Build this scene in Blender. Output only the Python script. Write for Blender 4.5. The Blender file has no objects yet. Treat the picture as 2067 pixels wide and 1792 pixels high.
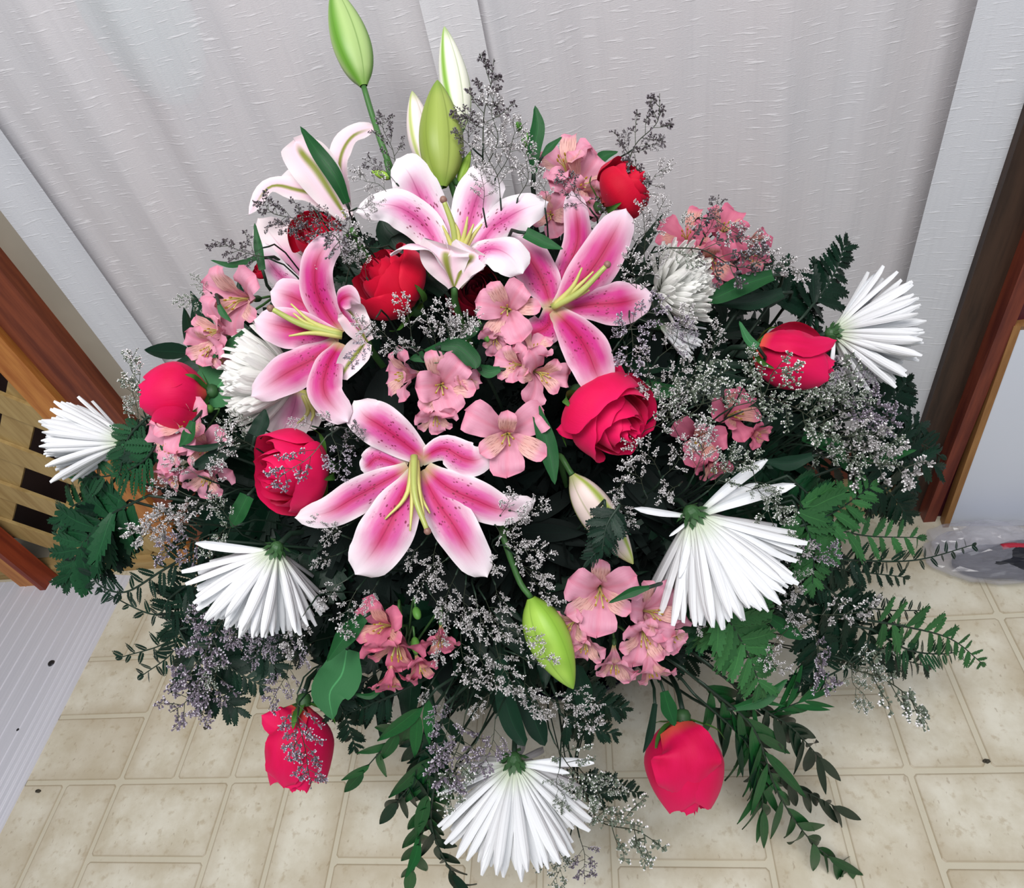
import bpy, math, random
import numpy as np
from mathutils import Matrix, Vector
random.seed(7); rng = np.random.RandomState(7)
sc = bpy.context.scene
PI = math.pi
# ------------------------------------------------------------------ camera, world, lights, exposure
F = 1379.0; H = 1.18
_d1 = np.array([97, -1431, 1379.]); _d1 /= np.linalg.norm(_d1)
_dn = np.array([367, 1354, 1379.]); _dn -= _dn.dot(_d1) * _d1; _dn /= np.linalg.norm(_dn)
Yc = _d1; Zc = -_dn; Xc = np.cross(Yc, Zc)
M = np.array([Xc, Yc, Zc])                     # world = M @ (right, down, forward)
CAM = np.array([0, 0, H])
RIGHT = M @ np.array([1., 0, 0]); DOWN = M @ np.array([0, 1., 0]); FWD = M @ np.array([0, 0, 1.])
cd = bpy.data.cameras.new('camera'); cam = bpy.data.objects.new('camera', cd)
sc.collection.objects.link(cam); sc.camera = cam
cd.sensor_width = 36; cd.lens = F / 2067 * 36; cd.clip_start = 0.02
mw = Matrix.Identity(4)
for i in range(3):
    mw[i][0] = RIGHT[i]; mw[i][1] = -DOWN[i]; mw[i][2] = -FWD[i]; mw[i][3] = CAM[i]
cam.matrix_world = mw
w = bpy.data.worlds.new('world'); sc.world = w; w.use_nodes = True
w.node_tree.nodes['Background'].inputs[0].default_value = (0.80, 0.86, 1.0, 1)
w.node_tree.nodes['Background'].inputs[1].default_value = 0.21
def area(name, loc, target, sx, sy, power, col):
    ld = bpy.data.lights.new(name, 'AREA'); ld.shape = 'RECTANGLE'; ld.size = sx; ld.size_y = sy
    ld.energy = power; ld.color = col
    o = bpy.data.objects.new(name, ld); sc.collection.objects.link(o); o.location = loc
    o.rotation_euler = (Vector(target) - Vector(loc)).to_track_quat('-Z', 'Y').to_euler()
    return o
area('ceiling_light', (-0.25, -0.25, 2.35), (-0.1, 0.6, 0.5), 1.1, 0.6, 31, (1.0, 0.97, 0.96))
area('ceiling_light', (0.9, -1.2, 2.3), (0.0, 0.6, 0.4), 1.2, 0.8, 13, (0.93, 0.96, 1.0))
sc.view_settings.view_transform = 'Standard'; sc.view_settings.look = 'None'
sc.view_settings.gamma = 1; sc.view_settings.use_curve_mapping = False
sc.view_settings.exposure = 0.23

# ------------------------------------------------------------------ helpers
def ray(px, py): return M @ np.array([(px - 1033.5) / F, (py - 896) / F, 1.])
def P(px, py, d): return CAM + ray(px, py) * d
def onY(px, py, Y0): r = ray(px, py); return CAM + r * (Y0 / r[1])
def onZ(px, py, z0=0): r = ray(px, py); return CAM + r * ((z0 - H) / r[2])
def proj(p):
    c = M.T @ (np.asarray(p) - CAM); return np.array([c[0] / c[2] * F + 1033.5, c[1] / c[2] * F + 896, c[2]])
YW = 0.90
def D(px, py):
    x = (px - 950) / 850.; y = (py - 900) / 800.
    d = 0.64 + 0.17 * x * x + (0.15 if y > 0 else 0.07) * y * y
    return min(d, (YW - 0.09) / ray(px, py)[1])
def norm(v):
    v = np.asarray(v, float); n = np.linalg.norm(v); return v / n if n > 1e-12 else v
def cvec(a): return norm(RIGHT * a[0] + DOWN * a[1] + FWD * a[2])   # direction given as right, down, away
HUB = np.array([-0.13, 0.60, 0.20])

def sample(pts, n, wid=None):
    pts = np.asarray(pts, float); k = len(pts)
    if k == 2:
        t = np.linspace(0, 1, n)[:, None]; out = pts[0] * (1 - t) + pts[1] * t
    else:
        ext = np.vstack([2 * pts[0] - pts[1], pts, 2 * pts[-1] - pts[-2]])
        out = []
        for t in np.linspace(0, k - 1, n):
            i = min(int(t), k - 2); f = t - i
            a, b, c, d = ext[i], ext[i + 1], ext[i + 2], ext[i + 3]
            out.append(0.5 * ((2 * b) + (c - a) * f + (2 * a - 5 * b + 4 * c - d) * f * f + (3 * b - a - 3 * c + d) * f ** 3))
        out = np.array(out)
    return out
def tangents(C):
    T = np.gradient(C, axis=0); return T / (np.linalg.norm(T, axis=1)[:, None] + 1e-12)

def mkmesh(name, V, Fc, mats, uv=None, smooth=True, midx=None):
    me = bpy.data.meshes.new(name)
    me.from_pydata([tuple(map(float, v)) for v in V], [], Fc)
    for m in (mats if isinstance(mats, (list, tuple)) else [mats]): me.materials.append(m)
    if uv is not None:
        lay = me.uv_layers.new(name='UVMap')
        li = np.empty(len(me.loops), dtype=np.int32); me.loops.foreach_get('vertex_index', li)
        lay.data.foreach_set('uv', np.asarray(uv, dtype=np.float32)[li].ravel())
    if smooth: me.polygons.foreach_set('use_smooth', [True] * len(me.polygons))
    if midx is not None: me.polygons.foreach_set('material_index', midx)
    me.update()
    return me
LINK = sc.collection.objects.link
def tag(o, label=None, cat=None, group=None, kind=None):
    if label: o['label'] = label
    if cat: o['category'] = cat
    if group: o['group'] = group
    if kind: o['kind'] = kind
    return o
class Thing:
    def __init__(s, name, base, label=None, cat=None, group=None):
        s.o = bpy.data.objects.new(name, None); s.o.empty_display_size = 0.01; LINK(s.o)
        s.base = np.asarray(base, float); s.o.location = s.base
        tag(s.o, label, cat, group)
    def part(s, name, V, Fc, mats, uv=None, smooth=True, midx=None, parent=None, kind=None, label=None):
        me = mkmesh(name, np.asarray(V) - s.base, Fc, mats, uv, smooth, midx)
        o = bpy.data.objects.new(name, me); LINK(o); o.parent = parent or s.o
        tag(o, label, kind=kind)
        return o
    def inst(s, name, me, mat, parent=None, label=None):          # mat is a world matrix
        o = bpy.data.objects.new(name, me); LINK(o); o.parent = parent or s.o
        m = mat.copy(); m.translation = m.translation - Vector(s.base); o.matrix_basis = m
        if label: o['label'] = label
        return o
def basis(x, y, z, loc, s=1.0):
    s3 = s if isinstance(s, (tuple, list)) else (s, s, s)
    m = Matrix.Identity(4)
    for i in range(3):
        m[i][0] = x[i] * s3[0]; m[i][1] = y[i] * s3[1]; m[i][2] = z[i] * s3[2]; m[i][3] = loc[i]
    return m
def tube(C, R, seg=6):
    C = np.asarray(C, float); n = len(C); R = np.broadcast_to(R, (n,)); T = tangents(C)
    up = np.array([0.3, 0.5, 0.81]); V = []; Fc = []
    A = norm(np.cross(T[0], up))
    for i in range(n):
        A = norm(A - T[i] * A.dot(T[i])); B = np.cross(T[i], A)
        for k in range(seg):
            a = 2 * PI * k / seg; V.append(C[i] + R[i] * (A * math.cos(a) + B * math.sin(a)))
    for i in range(n - 1):
        for k in range(seg):
            k2 = (k + 1) % seg; Fc.append((i * seg + k, i * seg + k2, (i + 1) * seg + k2, (i + 1) * seg + k))
    Fc.append(tuple(range(seg - 1, -1, -1))); Fc.append(tuple((n - 1) * seg + k for k in range(seg)))
    return V, Fc
def merge(lst):
    V = []; Fc = []
    for v, f in lst:
        o = len(V); V.extend(list(v)); Fc.extend([tuple(i + o for i in q) for q in f])
    return V, Fc
def box(x0, x1, y0, y1, z0, z1, bev=0.0):
    if bev <= 0:
        V = [(x, y, z) for z in (z0, z1) for y in (y0, y1) for x in (x0, x1)]
        return V, [(0, 2, 3, 1), (4, 5, 7, 6), (0, 1, 5, 4), (2, 6, 7, 3), (0, 4, 6, 2), (1, 3, 7, 5)]
    b = bev
    V = [(x0, y0, z0), (x1, y0, z0), (x1, y1, z0), (x0, y1, z0), (x0, y0, z1 - b), (x1, y0, z1 - b), (x1, y1, z1 - b), (x0, y1, z1 - b),
         (x0 + b, y0 + b, z1), (x1 - b, y0 + b, z1), (x1 - b, y1 - b, z1), (x0 + b, y1 - b, z1)]
    Fc = [(3, 2, 1, 0), (8, 9, 10, 11)]
    for i in range(4):
        j = (i + 1) % 4; Fc += [(i, j, j + 4, i + 4), (i + 4, j + 4, j + 8, i + 8)]
    return V, Fc
def obox(c, ax, ay, az, hx, hy, hz):      # oriented box with a small bevel on all long edges
    c = np.asarray(c, float); V = []; Fc = []
    b = min(hx, hy, hz) * 0.12
    V0, F0 = box(-hx, hx, -hy, hy, -hz, hz)
    me = [np.array(v) for v in V0]
    return [c + ax * v[0] + ay * v[1] + az * v[2] for v in me], F0

# ------------------------------------------------------------------ materials
def srgb(r, g, b):
    f = lambda c: (c / 255 / 12.92) if c / 255 <= 0.04045 else ((c / 255 + 0.055) / 1.055) ** 2.4
    return (f(r), f(g), f(b), 1)
class NT:
    def __init__(s, name):
        s.m = bpy.data.materials.new(name); s.m.use_nodes = True; s.t = s.m.node_tree; s.n = s.t.nodes
        s.b = s.n['Principled BSDF']
    def node(s, typ, **kw):
        nd = s.n.new(typ)
        for k, v in kw.items(): setattr(nd, k, v)
        return nd
    def set(s, inp, v):
        if isinstance(v, bpy.types.NodeSocket): s.t.links.new(v, inp)
        else: inp.default_value = v
    def math(s, op, a, b=0.0, c=0.0, clamp=False):
        nd = s.node('ShaderNodeMath', operation=op, use_clamp=clamp)
        s.set(nd.inputs[0], a); s.set(nd.inputs[1], b); s.set(nd.inputs[2], c); return nd.outputs[0]
    def mix(s, f, a, b, mode='MIX'):
        nd = s.node('ShaderNodeMix', data_type='RGBA', blend_type=mode)
        s.set(nd.inputs[0], f); s.set(nd.inputs[6], a); s.set(nd.inputs[7], b); return nd.outputs[2]
    def step(s, x, a, b):
        nd = s.node('ShaderNodeMapRange', interpolation_type='SMOOTHSTEP')
        s.set(nd.inputs[0], x); nd.inputs[1].default_value = a; nd.inputs[2].default_value = b; return nd.outputs[0]
    def uv(s):
        nd = s.node('ShaderNodeUVMap'); sp = s.node('ShaderNodeSeparateXYZ'); s.t.links.new(nd.outputs[0], sp.inputs[0])
        return sp.outputs[0], sp.outputs[1], nd.outputs[0]
    def obj(s): return s.node('ShaderNodeTexCoord').outputs['Object']
    def mapping(s, vec, scale=(1, 1, 1), rot=(0, 0, 0)):
        nd = s.node('ShaderNodeMapping'); s.t.links.new(vec, nd.inputs[0]); nd.inputs['Scale'].default_value = scale; nd.inputs['Rotation'].default_value = rot
        return nd.outputs[0]
    def noise(s, vec, scale, detail=3, rough=0.5):
        nd = s.node('ShaderNodeTexNoise'); s.t.links.new(vec, nd.inputs['Vector']) if vec else None
        nd.inputs['Scale'].default_value = scale; nd.inputs['Detail'].default_value = detail; nd.inputs['Roughness'].default_value = rough
        return nd.outputs[0]
    def bump(s, h, strength=0.3, dist=0.001):
        nd = s.node('ShaderNodeBump'); s.set(nd.inputs['Height'], h); nd.inputs['Strength'].default_value = strength; nd.inputs['Distance'].default_value = dist
        s.t.links.new(nd.outputs[0], s.b.inputs['Normal'])
    def col(s, v): s.set(s.b.inputs['Base Color'], v)
    def rough(s, v): s.set(s.b.inputs['Roughness'], v)
def geo_in(t, nm):
    return t.node('ShaderNodeNewGeometry').outputs[nm]
def rnd(t): return t.node('ShaderNodeObjectInfo').outputs['Random']

def plain(name, c, rough=0.6, metal=0.0, nscale=0, namt=0.15, spec=0.5):
    t = NT(name)
    if nscale:
        n = t.noise(t.obj(), nscale); t.col(t.mix(t.math('MULTIPLY', n, 1.0), tuple(x * (1 - namt) for x in c[:3]) + (1,), tuple(min(1, x * (1 + namt)) for x in c[:3]) + (1,)))
    else: t.col(c)
    t.rough(rough); t.b.inputs['Metallic'].default_value = metal; t.b.inputs['Specular IOR Level'].default_value = spec
    return t.m
def translucent(t, amt, colsock):
    tr = t.node('ShaderNodeBsdfTranslucent'); t.set(tr.inputs[0], colsock)
    mx = t.node('ShaderNodeMixShader'); mx.inputs[0].default_value = amt
    t.t.links.new(t.b.outputs[0], mx.inputs[1]); t.t.links.new(tr.outputs[0], mx.inputs[2])
    t.t.links.new(mx.outputs[0], t.n['Material Output'].inputs[0])

def lily_mat(name, edge, pink, deep, reach=0.85, width=0.75, spots=1.0):
    t = NT(name); u, v, uvv = t.uv(); back = geo_in(t, 'Backfacing')
    n = t.noise(uvv, 7, 4)
    au = t.math('ABSOLUTE', u)
    au2 = t.math('ADD', au, t.math('MULTIPLY', t.math('SUBTRACT', n, 0.5), 0.3))
    across = t.math('SUBTRACT', 1.0, t.step(au2, width * 0.35, width * 1.2))
    along = t.math('SUBTRACT', 1.0, t.step(v, reach - 0.38, reach + 0.12))
    f = t.math('MULTIPLY', across, along)
    c = t.mix(f, edge, pink)
    band = t.math('MULTIPLY', t.math('SUBTRACT', 1.0, t.step(au2, 0.02, 0.42)), t.math('SUBTRACT', 1.0, t.step(v, reach - 0.35, reach + 0.02)))
    c = t.mix(t.math('MULTIPLY', band, 0.85), c, deep)
    rib = t.math('SUBTRACT', 1.0, t.step(au, 0.0, 0.05))
    rib = t.math('MULTIPLY', rib, t.math('SUBTRACT', 1.0, t.step(v, 0.55, 0.95)))
    c = t.mix(t.math('MULTIPLY', rib, 0.5), c, tuple(x * 0.55 for x in deep[:3]) + (1,))
    base = t.math('SUBTRACT', 1.0, t.step(v, 0.0, 0.14))
    c = t.mix(t.math('MULTIPLY', base, 0.7), c, srgb(190, 190, 130))
    vo = t.node('ShaderNodeTexVoronoi'); t.t.links.new(t.mapping(uvv, (6.5, 19, 1)), vo.inputs['Vector']); vo.inputs['Scale'].default_value = 1.0
    sp = t.math('SUBTRACT', 1.0, t.step(vo.outputs['Distance'], 0.20, 0.30))
    zone = t.math('MULTIPLY', t.step(v, 0.12, 0.2), t.math('SUBTRACT', 1.0, t.step(v, 0.42, 0.54)))
    sp = t.math('MULTIPLY', t.math('MULTIPLY', sp, zone), t.math('SUBTRACT', 1.0, t.step(au, 0.6, 0.8)))
    c = t.mix(t.math('MULTIPLY', sp, 0.85 * spots), c, srgb(120, 10, 50))
    # outer face
    ob = t.mix(t.math('SUBTRACT', 1.0, t.step(au, 0.3, 0.95)), edge, tuple(0.6 * a + 0.4 * b for a, b in zip(edge[:3], pink[:3])) + (1,))
    gr = t.math('MULTIPLY', t.math('SUBTRACT', 1.0, t.step(au, 0.04, 0.30)), t.math('SUBTRACT', 1.0, t.step(v, 0.75, 1.0)))
    ob = t.mix(gr, ob, srgb(134, 142, 58))
    c = t.mix(back, c, ob)
    fine = t.noise(t.mapping(uvv, (60, 3, 1)), 1.0, 2)
    c = t.mix(0.12, c, t.mix(fine, (0.5, 0.3, 0.4, 1), (1, 1, 1, 1)), 'MULTIPLY')
    t.col(c); t.rough(0.5); t.bump(t.math('ADD', fine, t.math('MULTIPLY', rib, -2.0)), 0.25, 0.0006)
    t.b.inputs['Specular IOR Level'].default_value = 0.3
    translucent(t, 0.12, c)
    return t.m
LILY_P = lily_mat('lily_pale_pink', srgb(246, 240, 244), srgb(232, 150, 198), srgb(206, 66, 140), 0.80, 0.72)
LILY_D = lily_mat('lily_deep_pink', srgb(244, 226, 236), srgb(200, 48, 132), srgb(176, 2, 70), 0.94, 1.12)
LILY_M = lily_mat('lily_mid_pink', srgb(246, 238, 242), srgb(212, 84, 156), srgb(190, 10, 82), 0.90, 0.95)
LILY_B = lily_mat('lily_back_pink', srgb(240, 228, 230), srgb(236, 178, 206), srgb(225, 130, 180), 0.7, 0.7, 0)

def rose_mat(name, c, dark, tip):
    t = NT(name); u, v, uvv = t.uv()
    n = t.noise(uvv, 3, 3); au = t.math('ABSOLUTE', u)
    k = t.mix(t.math('MULTIPLY', n, 1.0), c, dark)
    k = t.mix(t.math('MULTIPLY', t.step(v, 0.55, 1.0), 0.6), k, tip)
    k = t.mix(t.math('MULTIPLY', t.math('SUBTRACT', 1.0, t.step(v, 0.0, 0.16)), 0.5), k, srgb(235, 120, 60))
    ve = t.noise(t.mapping(uvv, (40, 3, 1)), 1.0, 3)
    t.bump(ve, 0.25, 0.0008)
    t.col(k); t.rough(0.62); t.b.inputs['Specular IOR Level'].default_value = 0.2
    t.b.inputs['Sheen Weight'].default_value = 0.25; t.b.inputs['Sheen Tint'].default_value = srgb(255, 120, 160)
    translucent(t, 0.10, k)
    return t.m
ROSE_A = rose_mat('rose_hot_pink', srgb(228, 18, 90), srgb(206, 4, 62), srgb(238, 26, 100))
ROSE_R = rose_mat('rose_red', srgb(206, 6, 46), srgb(180, 2, 34), srgb(218, 12, 56))
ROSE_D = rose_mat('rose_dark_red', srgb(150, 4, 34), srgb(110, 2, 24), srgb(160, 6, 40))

def alstro_mat(name, c1, c2, inner):
    t = NT(name); u, v, uvv = t.uv(); au = t.math('ABSOLUTE', u)
    n = t.noise(uvv, 4, 3)
    c = t.mix(n, c1, c2)
    c = t.mix(t.math('MULTIPLY', t.step(v, 0.75, 1.0), 0.4), c, srgb(218, 110, 142))
    c = t.mix(t.math('MULTIPLY', t.math('SUBTRACT', 1.0, t.step(au, 0.0, 0.25)), 0.35), c, srgb(225, 120, 145))
    c = t.mix(t.math('SUBTRACT', 1.0, t.step(v, 0.02, 0.22)), c, srgb(196, 190, 120))
    if inner:
        z = t.math('MULTIPLY', t.step(v, 0.35, 0.5), t.math('SUBTRACT', 1.0, t.step(v, 0.65, 0.82)))
        c = t.mix(t.math('MULTIPLY', z, 0.38), c, srgb(236, 210, 160))
        st = t.noise(t.mapping(uvv, (14, 3.2, 1)), 1.6, 1)
        c = t.mix(t.math('MULTIPLY', z, t.step(st, 0.60, 0.66)), c, srgb(120, 20, 50))
    ve = t.noise(t.mapping(uvv, (26, 2, 1)), 1.0, 2)
    c = t.mix(t.math('MULTIPLY', t.step(ve, 0.5, 0.8), 0.25), c, srgb(215, 105, 135))
    t.bump(ve, 0.3, 0.0006); t.col(c); t.rough(0.55); t.b.inputs['Specular IOR Level'].default_value = 0.3
    translucent(t, 0.15, c); return t.m
ALS_O = alstro_mat('alstroemeria_pink', srgb(232, 170, 190), srgb(220, 146, 172), False)
ALS_I = alstro_mat('alstroemeria_streaked', srgb(234, 174, 190), srgb(222, 150, 174), True)
ALS_O2 = alstro_mat('alstroemeria_coral_pink', srgb(216, 124, 148), srgb(202, 98, 130), False)
ALS_I2 = alstro_mat('alstroemeria_coral_streaked', srgb(218, 130, 150), srgb(204, 104, 134), True)

def leaf_mat(name, a, b, rough=0.42, rib=0.25):
    t = NT(name); u, v, uvv = t.uv(); n = t.noise(t.obj(), 30, 3)
    c = t.mix(n, a, b)
    c = t.mix(t.math('MULTIPLY', rnd(t), 0.6), c, tuple(x * 0.45 for x in a[:3]) + (1,))
    r = t.math('SUBTRACT', 1.0, t.step(t.math('ABSOLUTE', u), 0.0, 0.07))
    c = t.mix(t.math('MULTIPLY', r, rib), c, tuple(min(1, x * 2.2) for x in b[:3]) + (1,))
    t.col(c); t.rough(rough); t.b.inputs['Specular IOR Level'].default_value = 0.25
    t.bump(t.math('SUBTRACT', t.noise(t.mapping(uvv, (30, 4, 1)), 1.0, 2), r), 0.25, 0.0008)
    return t.m
LEAF_D = leaf_mat('leaf_dark_green', srgb(10, 40, 28), srgb(16, 54, 32))
LEAF_M = leaf_mat('leaf_green', srgb(22, 78, 40), srgb(34, 98, 44))
LEAF_L = leaf_mat('leaf_broad_green', srgb(52, 112, 66), srgb(62, 124, 76), 0.6, 0.5)
FERN_D = leaf_mat('fern_dark_green', srgb(10, 36, 26), srgb(18, 52, 34))
FERN_M = leaf_mat('fern_green', srgb(22, 66, 42), srgb(32, 84, 46))
FERN_L = leaf_mat('fern_light_green', srgb(46, 98, 56), srgb(62, 118, 60), 0.6)
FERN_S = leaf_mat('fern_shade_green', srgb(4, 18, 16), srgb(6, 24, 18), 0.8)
STEM = plain('stem_green', srgb(66, 112, 56), 0.5, nscale=40)
STEM_D = plain('stem_dark_green', srgb(22, 46, 32), 0.6, nscale=40)
STEM_B = plain('stem_wiry', srgb(50, 58, 42), 0.6)
CALYX = plain('calyx_green', srgb(52, 92, 50), 0.55, nscale=80, namt=0.4)
SEPAL = leaf_mat('sepal_green', srgb(70, 120, 50), srgb(90, 142, 62), 0.5)
YELLOW = plain('filament_yellow_green', srgb(198, 194, 112), 0.45, nscale=60)
PISTIL = plain('pistil_green', srgb(172, 182, 98), 0.4, nscale=60)
STIGMA = plain('stigma_brown', srgb(140, 104, 92), 0.5, nscale=200)
ANTHER = plain('anther_ochre', srgb(176, 138, 44), 0.7, nscale=200)
def mum_mat(nm='chrysanthemum_white', tr=.08, c1=(234, 236, 238)):
    t = NT(nm); u, v, uvv = t.uv()
    c = t.mix(t.math('SUBTRACT', 1.0, t.step(v, 0.0, 0.35)), srgb(*c1), srgb(200, 212, 184))
    c = t.mix(t.math('MULTIPLY', rnd(t), 0.10), c, srgb(215, 220, 222))
    g = t.math('SINE', t.math('MULTIPLY', u, 14.0)); t.bump(g, 0.25, 0.0004)
    t.col(c); t.rough(0.55); t.b.inputs['Specular IOR Level'].default_value = 0.25; translucent(t, tr, c); return t.m
MUM = mum_mat(); MUM_F = mum_mat('chrysanthemum_creamy_white', .3, (252, 252, 248))
FLOR = plain('limonium_calyx', srgb(150, 146, 146), 0.8); FLOR_W = plain('limonium_white', srgb(246, 244, 244), 0.8)
FLOR_G = plain('limonium_green_calyx', srgb(104, 116, 100), 0.8); FLOR_P = plain('limonium_lilac', srgb(108, 98, 112), 0.8)
FLOR_K = plain('limonium_dry_calyx', srgb(70, 62, 66), 0.8); FLOR_KW = plain('limonium_dry_tip', srgb(150, 146, 152), 0.8)

def bud_mat(name, body, ribc, tipc, ribw=0.25):
    t = NT(name); u, v, uvv = t.uv()       # u runs 0..3 round the bud, one unit per lobe
    fr = t.math('ABSOLUTE', t.math('SUBTRACT', t.math('FRACT', u), 0.5))      # 0 on rib, .5 in furrow
    f = t.math('SUBTRACT', 1.0, t.step(fr, 0.02, ribw))
    c = t.mix(f, body, ribc)
    c = t.mix(t.math('MULTIPLY', t.math('SUBTRACT', 1.0, t.step(fr, 0.0, 0.03)), 0.35), c, tuple(x * 0.6 for x in ribc[:3]) + (1,))
    c = t.mix(t.math('MULTIPLY', t.step(fr, 0.46, 0.5), 0.5), c, tuple(x * 0.6 for x in ribc[:3]) + (1,))
    c = t.mix(t.math('MULTIPLY', t.step(v, 0.78, 1.0), 0.8), c, tipc)
    c = t.mix(t.math('MULTIPLY', t.math('SUBTRACT', 1.0, t.step(v, 0.0, 0.15)), 0.7), c, tipc)
    t.bump(t.noise(t.mapping(uvv, (60, 3, 1)), 1.0, 2), 0.2, 0.0005); t.col(c); t.rough(0.45); t.b.inputs['Specular IOR Level'].default_value = 0.3; return t.m
BUD_G = bud_mat('bud_green', srgb(172, 200, 128), srgb(100, 152, 50), srgb(110, 158, 60), 0.3)
BUD_W = bud_mat('bud_white_green', srgb(238, 240, 222), srgb(140, 184, 76), srgb(150, 184, 90), 0.17)
BUD_O = bud_mat('bud_olive', srgb(158, 176, 88), srgb(132, 152, 62), srgb(112, 150, 48), 0.3)
BUD_B = bud_mat('bud_lime', srgb(164, 204, 84), srgb(138, 182, 62), srgb(124, 168, 56), 0.3)
BUD_P = bud_mat('bud_blush', srgb(226, 208, 200), srgb(160, 176, 84), srgb(168, 186, 84), 0.16)
BUD_F = bud_mat('bud_faint_pink', srgb(240, 226, 224), srgb(196, 208, 130), srgb(160, 184, 90), 0.14)

def wood(name, a, b, scale=6, axis='Z', rough=0.5):
    t = NT(name); sc3 = {'Z': (12, 12, 1.0), 'X': (1.0, 12, 12), 'Y': (12, 1.0, 12)}[axis]
    n = t.noise(t.mapping(t.obj(), sc3), scale, 5, 0.6); n2 = t.noise(t.obj(), 4, 2)
    f = t.math('MULTIPLY', t.step(n, 0.3, 0.72), t.math('ADD', 0.55, t.math('MULTIPLY', n2, 0.8)), clamp=True)
    t.col(t.mix(f, a, b)); t.rough(rough); t.bump(n, 0.2, 0.001); t.b.inputs['Specular IOR Level'].default_value = 0.35; return t.m
W_YEL = wood('lattice_pine', srgb(186, 160, 106), srgb(158, 130, 80))
W_POST = wood('frame_pine', srgb(200, 134, 68), srgb(166, 98, 44))
W_RED = wood('stained_post', srgb(132, 68, 42), srgb(96, 44, 28))
W_DARK = wood('dark_jamb', srgb(66, 48, 38), srgb(38, 28, 24))
W_MAHO = wood('mahogany_trim', srgb(128, 62, 44), srgb(84, 34, 30))
W_RAIL = wood('red_brown_rail', srgb(126, 68, 52), srgb(98, 50, 40), axis='X')
W_SILL = wood('pale_sill', srgb(190, 176, 128), srgb(160, 142, 100), axis='X')
W_BASE = plain('painted_strip', srgb(150, 142, 128), 0.7, nscale=12)
W_GOLD = wood('panel_frame_wood', srgb(164, 120, 72), srgb(128, 86, 48))
BOARDW = plain('panel_white', srgb(214, 220, 232), 0.5, nscale=5, namt=0.03)
DARKP = plain('dark_panelling', srgb(52, 32, 28), 0.7, nscale=8)
NAVY = plain('glossy_navy_bowl', srgb(16, 16, 34), 0.2)
FOAM = plain('floral_foam', srgb(24, 50, 34), 0.95, nscale=100, namt=0.4)

def floor_mat(name, tile):
    t = NT(name); o = t.obj() if not tile else geo_in(t, 'Position')
    n = t.noise(o, 14, 6, 0.65); n2 = t.noise(o, 60, 4, 0.6); n3 = t.noise(o, 3, 2)
    if tile:
        c = t.mix(t.step(n, 0.3, 0.7), srgb(210, 202, 178), srgb(232, 228, 210))
        c = t.mix(t.math('MULTIPLY', t.step(n3, 0.48, 0.66), 0.45), c, srgb(192, 178, 150))
        c = t.mix(t.math('MULTIPLY', t.step(n2, 0.55, 0.70), 0.42), c, srgb(176, 158, 124))
        n4 = t.noise(t.mapping(o, (1, 0.5, 1)), 140, 2)
        c = t.mix(t.math('MULTIPLY', t.step(n4, 0.66, 0.74), 0.4), c, srgb(140, 118, 88))
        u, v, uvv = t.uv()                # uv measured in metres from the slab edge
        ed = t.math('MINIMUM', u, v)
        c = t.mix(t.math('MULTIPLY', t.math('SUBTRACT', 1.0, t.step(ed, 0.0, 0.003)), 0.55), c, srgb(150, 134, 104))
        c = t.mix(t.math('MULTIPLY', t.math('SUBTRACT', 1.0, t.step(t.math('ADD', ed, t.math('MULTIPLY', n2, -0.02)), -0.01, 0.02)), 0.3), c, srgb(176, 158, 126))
    else:
        c = t.mix(n, srgb(202, 195, 171), srgb(219, 212, 190))
        c = t.mix(t.math('MULTIPLY', t.step(n2, 0.6, 0.75), 0.25), c, srgb(180, 164, 132))
    t.col(c); t.rough(0.42); t.bump(n2, 0.15, 0.0008); t.b.inputs['Specular IOR Level'].default_value = 0.4; return t.m
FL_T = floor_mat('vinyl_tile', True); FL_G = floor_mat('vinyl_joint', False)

def curtain_mat(name, a, b, trans):
    t = NT(name); o = t.obj()
    slub = t.noise(t.mapping(o, (10, 1, 95)), 3.2, 2, 0.5)
    weave = t.noise(t.mapping(o, (260, 1, 900)), 1.0, 2)
    weft = t.noise(t.mapping(o, (160, 1, 7)), 1.0, 3)
    c = t.mix(t.noise(t.mapping(o, (5, 1, 2)), 1.3, 3), a, b)
    s = t.step(slub, 0.56, 0.74)
    c = t.mix(t.math('MULTIPLY', s, 0.25), c, srgb(238, 238, 238))
    c = t.mix(t.math('MULTIPLY', t.step(weft, 0.45, 0.7), 0.07), c, srgb(160, 160, 168))
    t.col(c); t.rough(0.85); t.b.inputs['Specular IOR Level'].default_value = 0.1
    t.bump(t.math('ADD', t.math('MULTIPLY', s, 1.0), t.math('MULTIPLY', weave, 0.5)), 0.40, 0.0011)
    tb = t.node('ShaderNodeBsdfTransparent'); mx = t.node('ShaderNodeMixShader'); 
    f = t.math('MULTIPLY', t.math('SUBTRACT', 1.0, t.math('MULTIPLY', s, 0.8)), trans); t.set(mx.inputs[0], f)
    t.t.links.new(t.b.outputs[0], mx.inputs[1]); t.t.links.new(tb.outputs[0], mx.inputs[2]); t.t.links.new(mx.outputs[0], t.n['Material Output'].inputs[0])
    return t.m
CURT = curtain_mat('sheer_curtain', srgb(228, 220, 221), srgb(213, 217, 222), 0.24)
CURT2 = curtain_mat('sheer_curtain_doubled', srgb(218, 219, 223), srgb(208, 212, 218), 0.12)
def metal_mat():
    t = NT('ribbed_aluminium'); o = t.obj(); n = t.noise(t.mapping(o, (60, 1.0, 60)), 4, 3)
    t.col(t.mix(n, srgb(212, 213, 222), srgb(232, 233, 240))); t.rough(t.math('ADD', 0.36, t.math('MULTIPLY', n, 0.15)))
    t.b.inputs['Metallic'].default_value = 0.12; t.bump(n, 0.08, 0.0004); return t.m
METAL = metal_mat()
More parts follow.
